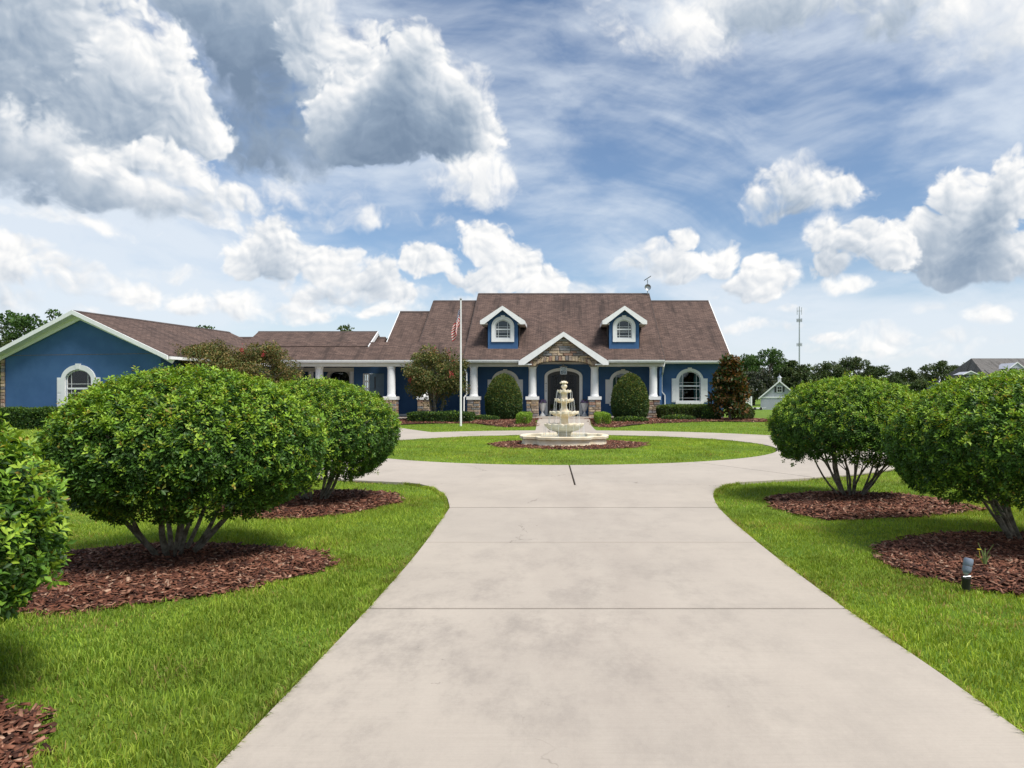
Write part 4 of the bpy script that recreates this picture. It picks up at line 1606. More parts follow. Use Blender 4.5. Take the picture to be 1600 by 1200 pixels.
def ligustrum(label, x, y, rad, zc, hu, hl, n_shoot, L, seed, stems=12, lean=(0, 0), group=None, low_open=-.82):
    """clipped domed shrub on many bare stems"""
    t = thing('ligustrum_bush', label, 'bush', (x, y, 0), group)
    c = np.array([lean[0], lean[1], zc])

    def surf(d, k=1.0):
        hz_ = np.where(d[:, 2] > 0, hu, hl)
        r = 1 + .032 * lumps(d, seed, 1.0, 3.2) + .018 * lumps(d, seed + 5, 1.0, 9.0)
        return c + d * np.stack([np.full(len(d), rad), np.full(len(d), rad), hz_], 1) * (r * k)[:, None]
    d = sphere_dirs(int(n_shoot * 1.15))
    d = d[d[:, 2] > low_open + .12 * lumps(d, seed + 3, 1.0, 4)]
    n = len(d)
    nrm = unit(d / np.array([rad, rad, hu]) ** 2 * rad)
    depth = np.where(rng.random(n) < .66, rng.uniform(0, .035, n), rng.uniform(.04, .22, n))
    P = surf(d, 1 - depth)
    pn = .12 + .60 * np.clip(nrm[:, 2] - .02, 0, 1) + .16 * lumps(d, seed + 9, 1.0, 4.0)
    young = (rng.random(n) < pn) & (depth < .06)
    P = P + nrm * np.where(young, rng.uniform(0, .040, n) + .06 * (rng.random(n) < .05), 0)[:, None]
    A = nrm * .8 + np.array([0, 0, .55]) + rng.normal(size=(n, 3)) * .40
    low = d[:, 2] < -.25
    A[low] = nrm[low] * .9 + rng.normal(size=(low.sum(), 3)) * .45
    Ls = L * rng.uniform(.8, 1.2, n)
    top = np.clip(nrm[:, 2], 0, 1)
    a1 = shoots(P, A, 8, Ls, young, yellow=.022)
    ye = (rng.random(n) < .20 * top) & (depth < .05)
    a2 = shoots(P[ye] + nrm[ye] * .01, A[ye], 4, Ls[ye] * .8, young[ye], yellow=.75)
    # leaves further in
    m_ = n_shoot // 3
    d2 = sphere_dirs(m_)
    d2 = d2[d2[:, 2] > low_open + .05]
    P2 = surf(d2, rng.uniform(.45, .86, len(d2)))
    a3 = shoots(P2, d2 + rng.normal(size=d2.shape) * .5, 5, L * 1.3 * rng.uniform(.8, 1.2, len(d2)), np.zeros(len(d2), bool), yellow=.02)
    V, T, C = join(a1, a2, a3)
    cr = mk_np('crown', V, T, M['leaf'], t, col=C)
    cr['kind'] = 'stuff'
    # stems
    rs = random.Random(seed)
    for k in range(stems):
        a = 2 * math.pi * (k + rs.uniform(-.3, .3)) / stems
        b0 = Vector((.10 * math.cos(a) * rs.uniform(.5, 1.2), .10 * math.sin(a) * rs.uniform(.5, 1.2), -.03))
        out = rad * rs.uniform(.30, .78)
        ztop = zc + rs.uniform(-.2, .25) * hu
        p3 = Vector((lean[0] + out * math.cos(a), lean[1] + out * math.sin(a), ztop))
        pts = []
        w1 = Vector((rs.uniform(-.06, .06), rs.uniform(-.06, .06), 0))
        for q in np.linspace(0, 1, 8):
            pts.append(b0.lerp(p3, q) + Vector((math.cos(a), math.sin(a), 0)) * (.02 * math.sin(q * math.pi)) + w1 * math.sin(q * 5))
        r0 = rs.uniform(.015, .032)
        g = Geo().tube(pts, [r0 * (1 - .55 * q) for q in np.linspace(0, 1, 8)], 7)
        for _ in range(3):
            i = rs.randint(3, 6)
            p0 = pts[i]
            dr_ = Vector((math.cos(a + rs.uniform(-1.3, 1.3)), math.sin(a + rs.uniform(-1.3, 1.3)), rs.uniform(.4, 1.1))).normalized()
            ln = rad * rs.uniform(.25, .5)
            g.tube([p0, p0 + dr_ * ln * .5 + Vector((0, 0, .02)), p0 + dr_ * ln], [r0 * .5, r0 * .38, r0 * .2], 5)
        mk('stem', g, M['bark'], t, smooth=True, base=(0, 0, 0))
    return t


BG = 'clipped domed bushes lining the driveway'
ligustrum('domed green bush cut off by the left edge of the picture', -3.68, 3.2, 1.19, .85, .80, .63, 8200, .052, 3, group=BG)
ligustrum('wide domed green bush on bare stems in the large left mulch bed', -3.66, 6.74, 1.19, 1.08, .73, .74, 9500, .047, 13, lean=(.16, 0), group=BG)
ligustrum('domed green bush behind the wide left one, nearest the garage side', -3.58, 10.3, 1.17, 1.03, .76, .74, 7500, .048, 23, group=BG)
ligustrum('domed green bush with pale stems beside the right curve of the drive', 4.38, 10.75, 1.18, 1.07, .78, .73, 7800, .048, 33, stems=14, group=BG, low_open=-.62)
ligustrum('domed green bush at the right edge behind the small garden spotlight', 4.84, 7.40, 1.38, 1.05, .76, .75, 9500, .048, 43, stems=13, group=BG, low_open=-.72)


# ------------------------------------------------------------------ clipped shrubs, hedges and small trees by the house
def clipped(name, label, cat, base, pts_nrm, L, cols, wts, young_top=.25, group=None, ycols=None, n_leaf=5, stem=None):
    """leafy shell from points and normals (world)"""
    P, Nn = pts_nrm
    t = thing(name, label, cat, base, group)
    n = len(P)
    col = palette(cols, wts, n)
    yc = palette(ycols or YOUNG, [1] * len(ycols or YOUNG), n)
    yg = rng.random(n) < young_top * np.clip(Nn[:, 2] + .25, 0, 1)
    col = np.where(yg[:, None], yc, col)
    D = unit(Nn * .6 + np.array([0, 0, .35]) + rng.normal(size=(n, 3)) * .75)
    Nr = unit(Nn + rng.normal(size=(n, 3)) * .5)
    Lv = L * rng.uniform(.7, 1.3, n)
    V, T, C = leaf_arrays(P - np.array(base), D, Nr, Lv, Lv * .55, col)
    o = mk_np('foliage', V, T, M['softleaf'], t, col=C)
    o['kind'] = 'stuff'
    if stem:
        mk('stem', Geo().tube([(base[0], base[1], base[2] - .05), (base[0] + .02, base[1], base[2] + stem * .5), (base[0], base[1], base[2] + stem)], [.06, .05, .03], 6), M['darkbark'], t)
    return t


def hedge_pts(x0, x1, y0, y1, z0, z1, n, seed, rnd=.12):
    a = [(x1 - x0) * (z1 - z0), (x1 - x0) * (z1 - z0), (y1 - y0) * (z1 - z0), (y1 - y0) * (z1 - z0), (x1 - x0) * (y1 - y0) * 1.3]
    f = rng.choice(5, n, p=np.array(a) / sum(a))
    u, v = rng.random(n), rng.random(n)
    P = np.zeros((n, 3))
    Nn = np.zeros((n, 3))
    for k, (ax, sgn) in enumerate(((1, -1), (1, 1), (0, -1), (0, 1), (2, 1))):
        m_ = f == k
        q = np.stack([x0 + (x1 - x0) * u, y0 + (y1 - y0) * u, z0 + (z1 - z0) * v], 1)
        if ax == 0:
            q[:, 0] = x0 if sgn < 0 else x1
        elif ax == 1:
            q[:, 1] = y0 if sgn < 0 else y1
        else:
            q[:, 1] = y0 + (y1 - y0) * v
            q[:, 2] = z1
        P[m_] = q[m_]
        Nn[m_, ax] = sgn
    c = np.array([(x0 + x1) / 2, (y0 + y1) / 2, (z0 + z1) / 2])
    h = np.array([(x1 - x0) / 2, (y1 - y0) / 2, (z1 - z0) / 2])
    # rounded shoulders and uneven growth
    rel = (P - c) / h
    ov = np.maximum(np.abs(rel[:, 0]), np.abs(rel[:, 1])) ** 6 * np.maximum(rel[:, 2], 0) ** 3
    P[:, 2] -= rnd * (z1 - z0) * ov
    P += Nn * (.05 * lumps(P, seed, 1.0, 2.5) - np.abs(rng.normal(size=n)) * .07)[:, None]
    # fill behind the clipped face
    k = n // 3
    P[:k] = c + (P[:k] - c) * np.array([.97, .70, .86])
    return P, unit(Nn + rng.normal(size=(n, 3)) * .25)


def egg_pts(c, r, h, n, seed, blunt=1.05):
    """egg standing on the ground: widest low, rounded top"""
    z = rng.random(n) ** .85
    prof = np.sqrt(np.clip(1 - ((z - .33) / np.where(z > .33, .67, .52)) ** 2, 0, 1)) ** blunt
    a = rng.uniform(0, 2 * math.pi, n)
    d = np.stack([np.cos(a), np.sin(a), z * 2], 1)
    k = 1 + .05 * lumps(d, seed, 1.0, 3) - np.abs(rng.normal(size=n)) * .06
    P = np.stack([c[0] + r * prof * k * np.cos(a), c[1] + r * prof * k * np.sin(a), c[2] + .04 + h * z * (1 + .02 * lumps(d, seed + 2))], 1)
    Nn = unit(np.stack([np.cos(a), np.sin(a), (z - .33) * 1.6], 1))
    return P, Nn


def egg2(c, r, h, n, seed):
    P, Nn = egg_pts(c, r, h, n, seed)
    P2, N2 = egg_pts(c, r * .84, h * .93, n // 2, seed + 50)
    return np.concatenate([P, P2]), np.concatenate([Nn, N2])


DK = [(.032, .070, .020), (.046, .100, .026), (.065, .125, .030), (.10, .135, .035)]
LIME = [(.10, .20, .02), (.15, .26, .025), (.20, .30, .03), (.07, .15, .02)]
OLIVE = [(.042, .080, .025), (.065, .105, .03), (.10, .13, .04), (.14, .11, .045)]
ec = (X(787, 41.2), 41.2, zt(41.2))
clipped('egg_topiary', 'egg shaped dark green shrub hiding the left porch window', 'shrub', ec, egg2(ec, 1.06, 2.58, 17000, 3), .095, DK, (3, 3, 3, 2), .45, 'egg shaped shrubs before the porch', ycols=[(.15, .19, .035), (.19, .21, .04), (.15, .13, .035)], stem=1.2)
ec = (X(984.5, 41.2), 41.2, zt(41.2))
clipped('egg_topiary', 'egg shaped dark green shrub hiding the right porch window', 'shrub', ec, egg2(ec, 1.05, 2.62, 17000, 7), .095, DK, (3, 3, 3, 2), .45, 'egg shaped shrubs before the porch', ycols=[(.15, .19, .035), (.19, .21, .04), (.15, .13, .035)], stem=1.2)


def hedge(label, x0, x1, y0, y1, h, n, L, cols, wts, ytop, seed, group=None, ycols=None):
    z0 = zt((y0 + y1) / 2)
    b = ((x0 + x1) / 2, (y0 + y1) / 2, z0)
    return clipped('hedge', label, 'hedge', b, hedge_pts(x0, x1, y0, y1, z0 - .02, z0 + h, n, seed), L, cols, wts, ytop, group, ycols)


LG = 'low lime hedges along the front walk'
hedge('low lime green hedge left of the front walk', -2.35, -1.72, 36.6, 41.0, .52, 7000, .07, LIME, (3, 3, 2, 2), .6, 3, LG)
hedge('low lime green hedge right of the front walk', 1.86, 2.50, 36.6, 41.0, .52, 7000, .07, LIME, (3, 3, 2, 2), .6, 4, LG)
hedge('low dark hedge under the crape myrtle by the flagpole', X(640, 39), X(737, 39), 38.4, 40.2, .52, 16000, .095, DK, (3, 3, 3, 1), .15, 5)
hedge('dark green hedge under the teal curtained window', X(1031, 42), X(1116, 42), 41.6, 43.2, .82, 24000, .10, OLIVE, (3, 3, 3, 1), .75, 6, ycols=[(.13, .19, .03), (.10, .16, .03)])
hedge('trimmed dark hedge at the foot of the gabled garage wall', -31.5, -22.9, 33.6, 34.9, .95, 24000, .14, DK, (3, 4, 3, 1), .5, 8, ycols=[(.08, .15, .02)])
ec = (X(1158, 41.3), 41.3, zt(41.3))
clipped('rounded_shrub', 'rounded dark shrub at the foot of the bronze leaved magnolia', 'shrub', ec, egg_pts(ec, .72, .95, 4500, 12), .085, OLIVE, (3, 3, 2, 1), .3)
ec = (X(1112, 41.0), 41.0, zt(41.0))
clipped('rounded_shrub', 'small dark shrub between the long hedge and the magnolia', 'shrub', ec, egg_pts(ec, .55, .85, 3500, 14), .085, DK, (3, 3, 2, 1), .2)
for pxq, yq, lab, sd_ in ((755, 40.2, 'spreading ground cover plant left of the left egg shaped shrub', 21), (985, 38.9, 'spreading ground cover plant before the right egg shaped shrub', 22), (1060, 40.6, 'spreading ground cover plant before the long right hedge', 23)):
    ec = (X(pxq, yq), yq, zt(yq))
    P, Nn = egg_pts(ec, .95, .24, 2600, sd_)
    P[:, 1] = ec[1] + (P[:, 1] - ec[1]) * .6
    clipped('ground_cover', lab, 'plant', ec, (P, Nn), .09, DK, (2, 3, 3, 2), .2)
ec = (X(591, 45.2), 45.2, .28)
clipped('porch_plant', 'leafy potted plant beside the grey blue side door', 'plant', ec, egg_pts(ec, .34, 1.3, 900, 31), .12, [(.06, .16, .03), (.10, .22, .04)], (1, 1), .4, stem=.8)


# ------------------------------------------------------------------ trees
def tree(name, label, x, y, h, rx, crown0, n_clump, n_leaf, leaf, cols, wts, seed, group=None, trunk_r=.16, trunks=1, bark='darkbark', flowers=0, moss=0, z0=None, clump=.30, ry=None, wid=.6, taper=0.0, hang=0.0, mt='softleaf'):
    """trunk, limbs and a crown of leaf clumps with gaps between them"""
    r_ = np.random.default_rng(seed)
    z0 = zt(y) if z0 is None else z0
    t = thing(name, label, 'tree', (x, y, z0), group)
    ry = ry or rx
    hc = (h - crown0) / 2
    zc = crown0 + hc
    d = r_.normal(size=(n_clump, 3))
    d /= np.linalg.norm(d, axis=1)[:, None]
    k = r_.uniform(.30, 1.0, n_clump) ** .55
    C_ = d * k[:, None] * np.array([rx, ry, hc]) * (1 - clump * .55)
    C_ *= (1 + .16 * lumps(d, seed, 1.0, 2.5))[:, None]
    if taper:
        rel = (C_[:, 2] / hc + 1) / 2
        s_ = 1 - taper * rel
        C_[:, 0] *= s_
        C_[:, 1] *= s_
    C_[:, 2] += zc
    size = clump * (rx + hc) / 2 * r_.uniform(.6, 1.3, n_clump)
    ci = r_.integers(0, n_clump, n_leaf)
    q = r_.normal(size=(n_leaf, 3))
    q /= np.linalg.norm(q, axis=1)[:, None]
    rad = r_.uniform(.15, 1, n_leaf) ** .5
    P = C_[ci] + q * rad[:, None] * size[ci][:, None] * np.array([1.15, 1.15, .75])
    D = unit(q * .7 + np.array([0, 0, .15 - hang]) + r_.normal(size=q.shape) * .6)
    Nn = unit(q + np.array([0, 0, .8]) + r_.normal(size=q.shape) * .6)
    col = np.array(cols)[r_.choice(len(cols), n_leaf, p=np.array(wts) / sum(wts))]
    ctone = r_.uniform(.75, 1.3, n_clump)
    col = col * ctone[ci][:, None] * r_.uniform(.8, 1.2, (n_leaf, 1))
    Lv = leaf * r_.uniform(.6, 1.35, n_leaf)
    V, T, Cc = leaf_arrays(P, D, Nn, Lv, Lv * wid, col)
    cr = mk_np('crown', V, T, M[mt], t, col=Cc)
    cr['kind'] = 'stuff'
    rs = random.Random(seed)
    for k in range(trunks):
        a = 2 * math.pi * k / max(1, trunks) + .5
        b = Vector((0, 0, -.1)) if trunks == 1 else Vector((.16 * math.cos(a), .16 * math.sin(a), -.1))
        top = Vector((rx * .10 * math.cos(a), ry * .10 * math.sin(a), zc)) if trunks == 1 else Vector((rx * .35 * math.cos(a), ry * .35 * math.sin(a), zc))
        pts = [b.lerp(top, s) + Vector((rs.uniform(-.04, .04) * h * .2, rs.uniform(-.04, .04) * h * .2, 0)) * (0 if s in (0,) else 1) for s in (0, .25, .5, .75, 1)]
        mk('trunk', Geo().tube(pts, [trunk_r * 1.15, trunk_r * .9, trunk_r * .75, trunk_r * .55, trunk_r * .3], 8), M[bark], t, smooth=True, base=(0, 0, 0))
    g = Geo()
    for i in range(0, n_clump, max(1, n_clump // 26)):
        c = Vector(C_[i])
        s0 = Vector((0, 0, crown0 * .75 + (c.z - crown0) * .35))
        midp = s0.lerp(c, .5) + Vector((0, 0, .05 * h))
        g.tube([s0, midp, c], [trunk_r * .42, trunk_r * .26, trunk_r * .08], 5)
    mk('limbs', g, M[bark], t, smooth=True, base=(0, 0, 0))
    if flowers:
        V, T, Cf = [], [], []
        # flower trusses at the outside of the crown
        dd = r_.normal(size=(flowers, 3))
        dd[:, 1] = -np.abs(dd[:, 1]) * .8
        dd /= np.linalg.norm(dd, axis=1)[:, None]
        for k in range(flowers):
            c = dd[k] * np.array([rx, ry, hc]) * r_.uniform(.68, .92) + np.array([0, 0, zc])
            m_ = 46
            qq = r_.normal(size=(m_, 3)) * np.array([.065, .065, .09])
            a1 = leaf_arrays(c + qq, unit(r_.normal(size=(m_, 3))), unit(r_.normal(size=(m_, 3))), np.full(m_, .055), np.full(m_, .05), np.array([.50, .050, .075]) * r_.uniform(.7, 1.25, (m_, 1)))
            V.append(a1)
        v, tt, cc = join(*V)
        mk_np('blossom', v, tt, M['softleaf'], t, col=cc)
    if moss:
        ms = []
        for k in range(moss):
            i = r_.integers(0, n_clump)
            m_ = 22
            ln = r_.uniform(.5, 1.4)
            base_ = C_[i] + r_.normal(size=3) * size[i] * .5
            pp = base_ + np.stack([r_.normal(size=m_) * .14, r_.normal(size=m_) * .14, -r_.uniform(0, ln, m_)], 1)
            ms.append(leaf_arrays(pp, np.tile([0, 0, -1.0], (m_, 1)) + r_.normal(size=(m_, 3)) * .15, r_.normal(size=(m_, 3)), r_.uniform(.3, .7, m_), np.full(m_, .07), np.array([.17, .175, .15]) * r_.uniform(.6, 1.2, (m_, 1))))
        v, tt, cc = join(*ms)
        mk_np('hanging_moss', v, tt, M['softleaf'], t, col=cc)
    return t


MYR = [(.10, .125, .038), (.14, .145, .045), (.19, .15, .055), (.07, .11, .03), (.25, .17, .065)]
tree('crape_myrtle', 'crape myrtle with red blossom between the flagpole and the porch', X(681, 40.3), 40.3, 4.35, 2.15, 1.0, 70, 16000, .12, MYR, (3, 3, 2, 3, 1), 5, 'crape myrtles', .09, 3, 'bark', flowers=7, clump=.26)
tree('crape_myrtle', 'sparse brownish crape myrtle against the garage roof slope', X(312, 37.5), 37.5, 4.65, 2.3, .9, 80, 19000, .11, MYR, (2, 3, 3, 2, 2), 6, 'crape myrtles', .08, 3, 'bark', flowers=1, clump=.26)
tree('crape_myrtle', 'sparse brownish crape myrtle in front of the low linking roof', X(408, 38.5), 38.5, 4.45, 2.05, .9, 80, 18000, .11, MYR, (2, 3, 3, 2, 2), 8, 'crape myrtles', .08, 3, 'bark', flowers=4, clump=.26)
tree('magnolia_tree', 'young bronze leaved magnolia at the right corner of the house', X(1141, 40.2), 40.2, 3.75, 1.28, .25, 75, 8500, .20, [(.030, .060, .018), (.05, .075, .022), (.20, .095, .03), (.14, .075, .028), (.08, .06, .025)], (4, 3, 3, 3, 2), 9, None, .08, 1, taper=.55, clump=.24, mt='leaf')

OAK = [(.040, .070, .024), (.058, .098, .030), (.080, .125, .040), (.098, .115, .052)]
OKL = [(.035, .080, .020), (.055, .115, .025), (.075, .140, .03)]
GREY = [(.05, .07, .045), (.07, .085, .06), (.085, .09, .07), (.035, .05, .03)]


def bg_tree(label, px, py_top, wpx, y, cols, seed, crown_px=None, moss=0, n=7000, clump=.2, leaf=.34, ncl=60):
    h = Z(py_top, y) - zt(y)
    rx = wpx / 2 * y / F
    return tree('oak_tree', label, X(px, y), y, h, rx, (crown_px if crown_px is not None else h * .18), ncl, n, leaf, cols, [1] * len(cols), seed, 'trees beyond the house and lawn', .028 * h, 1, moss=moss, clump=clump)


bg_tree('tall rounded oak rising behind the small grey gabled outbuilding', 1196, 541, 106, 118, OKL, 31, moss=20, n=12000, ncl=75, clump=.19)
bg_tree('grey mossy oak between the magnolia and the outbuilding', 1178, 574, 78, 108, GREY, 32, crown_px=.4, moss=110, n=8000)
bg_tree('dark mossy oak directly right of the outbuilding', 1243, 563, 66, 112, OAK, 33, crown_px=.6, moss=60, n=9000)
bg_tree('dark open crowned oak right of the radio mast', 1290, 562, 56, 128, OAK, 34, crown_px=1.0, moss=30, n=6000)
bg_tree('tallest dark oak above the middle of the right roadside bush', 1332, 556, 72, 130, OAK, 35, crown_px=.8, moss=30, n=8500)
bg_tree('olive broad tree behind the right roadside bush', 1378, 567, 74, 124, [(.05, .085, .025), (.065, .10, .03), (.045, .07, .025)], 36, crown_px=.3, n=9000)
bg_tree('light olive tree left of the dark blue gazebo roof', 1418, 570, 66, 126, [(.055, .085, .03), (.075, .10, .038), (.045, .07, .025)], 37, crown_px=.3, n=8000)
bg_tree('dark oak with open top above the dark blue gazebo roof', 1464, 562, 72, 134, OAK, 38, crown_px=.5, moss=25, n=8500)
bg_tree('dark oak between the gazebo and the far grey house', 1508, 563, 56, 138, OAK, 39, crown_px=.5, moss=20, n=7000)
bg_tree('small green tree touching the far grey roof', 1540, 566, 38, 142, OKL, 40, crown_px=.5, n=4500)
bg_tree('large leafy tree showing above the left slope of the garage gable', 72, 479, 150, 66, OKL, 41, n=11000, leaf=.28, clump=.16, ncl=90)
bg_tree('dark leafy tree at the far left edge above the garage eave', 2, 506, 70, 62, OAK, 42, n=7000, leaf=.26)
bg_tree('tree top showing over the ridge of the garage roof', 318, 503, 70, 62, OKL, 43, n=5000, leaf=.26, clump=.16)
bg_tree('distant tree just topping the left end of the low linking roof', 535, 515, 50, 80, OAK, 44, n=4000)
bg_tree('distant tree peeping beside the white rake of the linking roof', 597, 514, 28, 82, OAK, 45, n=3000)
for k, (pxq, pyq, wq, yq, labq) in enumerate(((1150, 590, 60, 122, 'low dark tree right behind the bronze magnolia'), (1270, 588, 50, 120, 'low scrubby tree at the foot of the radio mast trees'), (1310, 590, 60, 118, 'low scrubby tree below the tallest dark oak'),
                                              (1440, 592, 60, 116, 'low scrubby tree left of the gazebo'), (1495, 592, 60, 118, 'low scrubby tree right of the gazebo'), (1560, 590, 60, 150, 'low scrubby tree below the far grey house'))):
    bg_tree(labq, pxq, pyq, wq, yq, OAK, 60 + k, crown_px=.1, n=4500)


# ------------------------------------------------------------------ mulch beds
def smooth_loop(pts, n=80):
    P = np.array(pts, float)
    m_ = len(P)
    out = []
    for k in range(n):
        u = k * m_ / n
        i = int(u)
        f = u - i
        p0, p1, p2, p3 = P[(i - 1) % m_], P[i % m_], P[(i + 1) % m_], P[(i + 2) % m_]
        out.append(.5 * ((2 * p1) + (-p0 + p2) * f + (2 * p0 - 5 * p1 + 4 * p2 - p3) * f * f + (-p0 + 3 * p1 - 3 * p2 + p3) * f ** 3))
    return np.array(out)


def in_poly(x, y, poly):
    c = np.zeros(x.shape, bool)
    n = len(poly)
    for i in range(n):
        x0, y0 = poly[i]
        x1, y1 = poly[i - 1]
        if y0 == y1:
            continue
        k = ((y0 > y) != (y1 > y)) & (x < (x1 - x0) * (y - y0) / (y1 - y0) + x0)
        c ^= k
    return c


CHIP = [(.115, .042, .026), (.165, .064, .038), (.235, .100, .062), (.065, .027, .019), (.32, .165, .11), (.40, .26, .185)]
BEDS = []


def mulch(label, loop, dens, size, mound=.07, zbase=0.0, hole=None):
    P = smooth_loop(loop)
    a = np.linspace(0, 2 * math.pi, len(P), endpoint=False)
    ctr = P.mean(0)
    k = 1 + .018 * np.sin(a * 7 + ctr[0]) + .015 * np.sin(a * 13 + 1 + ctr[1])
    P = ctr + (P - ctr) * k[:, None]
    BEDS.append(P)
    x0, y0 = P.min(0)
    x1, y1 = P.max(0)
    n = int((x1 - x0) * (y1 - y0) * dens)
    x, y = rng.uniform(x0, x1, n), rng.uniform(y0, y1, n)
    ok = in_poly(x, y, P)
    if hole:
        ok &= ((x - hole[0]) ** 2 + (y - hole[1]) ** 2) > hole[2] ** 2
    x, y = x[ok], y[ok]
    # some chips strayed over the rim
    st = rng.integers(0, len(P), int(len(x) * .03))
    sx_ = P[st] + (P[st] - ctr) * rng.uniform(0, .05, (len(st), 1))
    x, y = np.concatenate([x, sx_[:, 0]]), np.concatenate([y, sx_[:, 1]])
    n = len(x)
    rim = np.array([np.min(np.hypot(P[:, 0] - a_, P[:, 1] - b_)) for a_, b_ in zip(x, y)])
    hgt = lambda r_: zbase + .012 + mound * (1 - np.exp(-r_ / .22))
    z = hgt(rim) + rng.uniform(-.006, .014, n) + zt_np(y)
    L = size * rng.uniform(.5, 1.5, n)
    Wd = size * rng.uniform(.14, .46, n)
    th = size * rng.uniform(.015, .045, n)
    yaw = rng.uniform(0, 2 * math.pi, n)
    pit = rng.normal(size=n) * .28
    D = np.stack([np.cos(yaw) * np.cos(pit), np.sin(yaw) * np.cos(pit), np.sin(pit)], 1)
    S_ = unit(np.cross(D, np.stack([rng.normal(size=n) * .35, rng.normal(size=n) * .35, np.ones(n)], 1)))
    U = np.cross(S_, D)
    c = np.stack([x, y, z], 1)
    V = np.empty((n, 8, 3))
    i = 0
    for sz in (-1, 1):
        for sd1, ss in ((-1, -1), (1, -1), (1, 1), (-1, 1)):
            wq = (Wd * (.6 if sd1 > 0 else 1.0))[:, None]
            V[:, i] = c + D * (L / 2)[:, None] * sd1 + S_ * wq / 2 * ss + U * th[:, None] * sz
            i += 1
    F_ = np.array([(4, 5, 6), (4, 6, 7), (0, 1, 5), (0, 5, 4), (1, 2, 6), (1, 6, 5), (2, 3, 7), (2, 7, 6), (3, 0, 4), (3, 4, 7)])
    T = (np.arange(n)[:, None, None] * 8 + F_).reshape(-1, 3)
    col = palette(CHIP, (4, 4, 3.5, 4, 2, 1), n)
    C = np.repeat(col, 8, 0)
    # bed of finer bark below
    m_ = len(P)
    rings = [1.0, .93, .82, .6, .3]
    bv, bc = [], []
    for s in rings:
        q = ctr + (P - ctr) * s
        r_ = np.linalg.norm(P - q, axis=1) * .8
        zz_ = hgt(r_) - .012 + zt_np(q[:, 1])
        if s == 1.0:
            zz_ = zbase - .02 + zt_np(q[:, 1])
        bv.append(np.stack([q[:, 0], q[:, 1], zz_], 1))
    bv.append(np.array([[ctr[0], ctr[1], zbase + mound + zt(ctr[1])]]))
    bv = np.concatenate(bv)
    bt = []
    for r_ in range(len(rings) - 1):
        for k in range(m_):
            a_, b_ = r_ * m_ + k, r_ * m_ + (k + 1) % m_
            bt += [(a_, b_, b_ + m_), (a_, b_ + m_, a_ + m_)]
    o = (len(rings) - 1) * m_
    for k in range(m_):
        bt.append((o + k, o + (k + 1) % m_, len(bv) - 1))
    bcol = np.tile(np.array([.060, .030, .021]), (len(bv), 1))
    V2, T2, C2 = join((V.reshape(-1, 3), T, C), (bv, np.array(bt), bcol))
    o = mk_np('mulch_bed', V2, T2, M['chip'], col=C2)
    return tag(o, label, 'mulch', kind='stuff')


def loop_px(pts):
    return [gp(*p) for p in pts]


def oval(cx, cy_, rx, ry, n=14):
    return [(cx + rx * math.cos(2 * math.pi * k / n), cy_ + ry * math.sin(2 * math.pi * k / n)) for k in range(n)]


mulch('red brown bark mulch bed under the wide left bush', [(-2.16, 6.58), (-2.42, 7.0), (-3.0, 7.25), (-3.7, 7.40), (-4.5, 7.3), (-5.0, 6.7), (-4.9, 5.9), (-4.35, 5.3), (-3.75, 5.06), (-3.2, 5.28), (-2.65, 5.66), (-2.28, 6.15)], 1900, .064)
mulch('bark mulch corner in the bottom left of the picture', oval(-3.42, 2.72, 1.22, .97), 1900, .065)
mulch('bark mulch bed under the bush nearest the garage side', [(-2.40, 10.6), (-2.75, 11.3), (-3.5, 11.6), (-4.4, 11.3), (-4.8, 10.4), (-4.5, 9.5), (-3.7, 9.02), (-3.0, 9.30), (-2.6, 9.95)], 900, .08)
mulch('bark mulch bed under the bush on the right drive curve', [(3.02, 10.2), (3.25, 10.95), (4.0, 11.35), (5.0, 11.3), (5.65, 10.6), (5.72, 9.75), (5.0, 9.35), (4.2, 9.1), (3.4, 8.98), (3.05, 9.5)], 900, .08)
mulch('bark mulch bed around the garden spotlight at the right', [(3.05, 6.80), (3.42, 7.45), (4.1, 7.9), (5.0, 8.0), (5.8, 7.5), (6.1, 6.6), (5.6, 5.7), (4.6, 5.28), (3.65, 5.50), (3.15, 6.05)], 1800, .064)
mulch('ring of bark mulch round the fountain', oval(.22, 22.15, 2.42, 2.15, 20), 420, .10, .03, .068, hole=(0.08, 22.2, 1.05))
mulch('mulch strip left of the front walk below the egg shrub', [(-1.45, 36.2), (-1.5, 40), (-1.7, 42.4), (-5.5, 42.6), (-9.2, 42.4), (-9.6, 39.5), (-8.8, 36.9), (-8.0, 37.5), (-6.0, 37.9), (-4.4, 37.6), (-3.3, 35.9), (-2.4, 35.4)], 130, .16, .05)
mulch('mulch strip right of the front walk below the egg shrub', [(1.70, 35.9), (1.75, 40), (1.8, 42.4), (6, 42.8), (11.2, 42.8), (11.9, 40.5), (11.0, 39.0), (8.0, 39.2), (5.2, 38.0), (3.6, 36.8), (2.7, 35.3)], 130, .16, .05)


# ------------------------------------------------------------------ grass blades
def drive_mask(x, y, pad):
    lx = np.interp(y, [q[0] for q in L_EDGE], [q[1] for q in L_EDGE])
    rx = np.interp(y, [q[0] for q in R_EDGE], [q[1] for q in R_EDGE])
    on = (x > lx - pad) & (x < rx + pad) & (y < 13.3)
    r_ = np.hypot(x - RC[0], y - RC[1])
    on |= (r_ < RO + pad) & (r_ > RI - pad)
    on |= (x > -1.5 - pad) & (x < 1.75 + pad) & (y > 31.5) & (y < 44)
    on |= in_poly(x, y, [(-7.2, 28.2), (-5.6, 30.6), (-7.4, 33.8), (-9.0, 36.6), (-9.7, 39.5), (-9.4, 46.5), (-21, 46.5), (-21, 38), (-13, 29.0)])
    return on


def patchy(x, y, k, seed):
    return vfbm(x * k + 31.7, y * k - 12.3, seed, 4, .6)


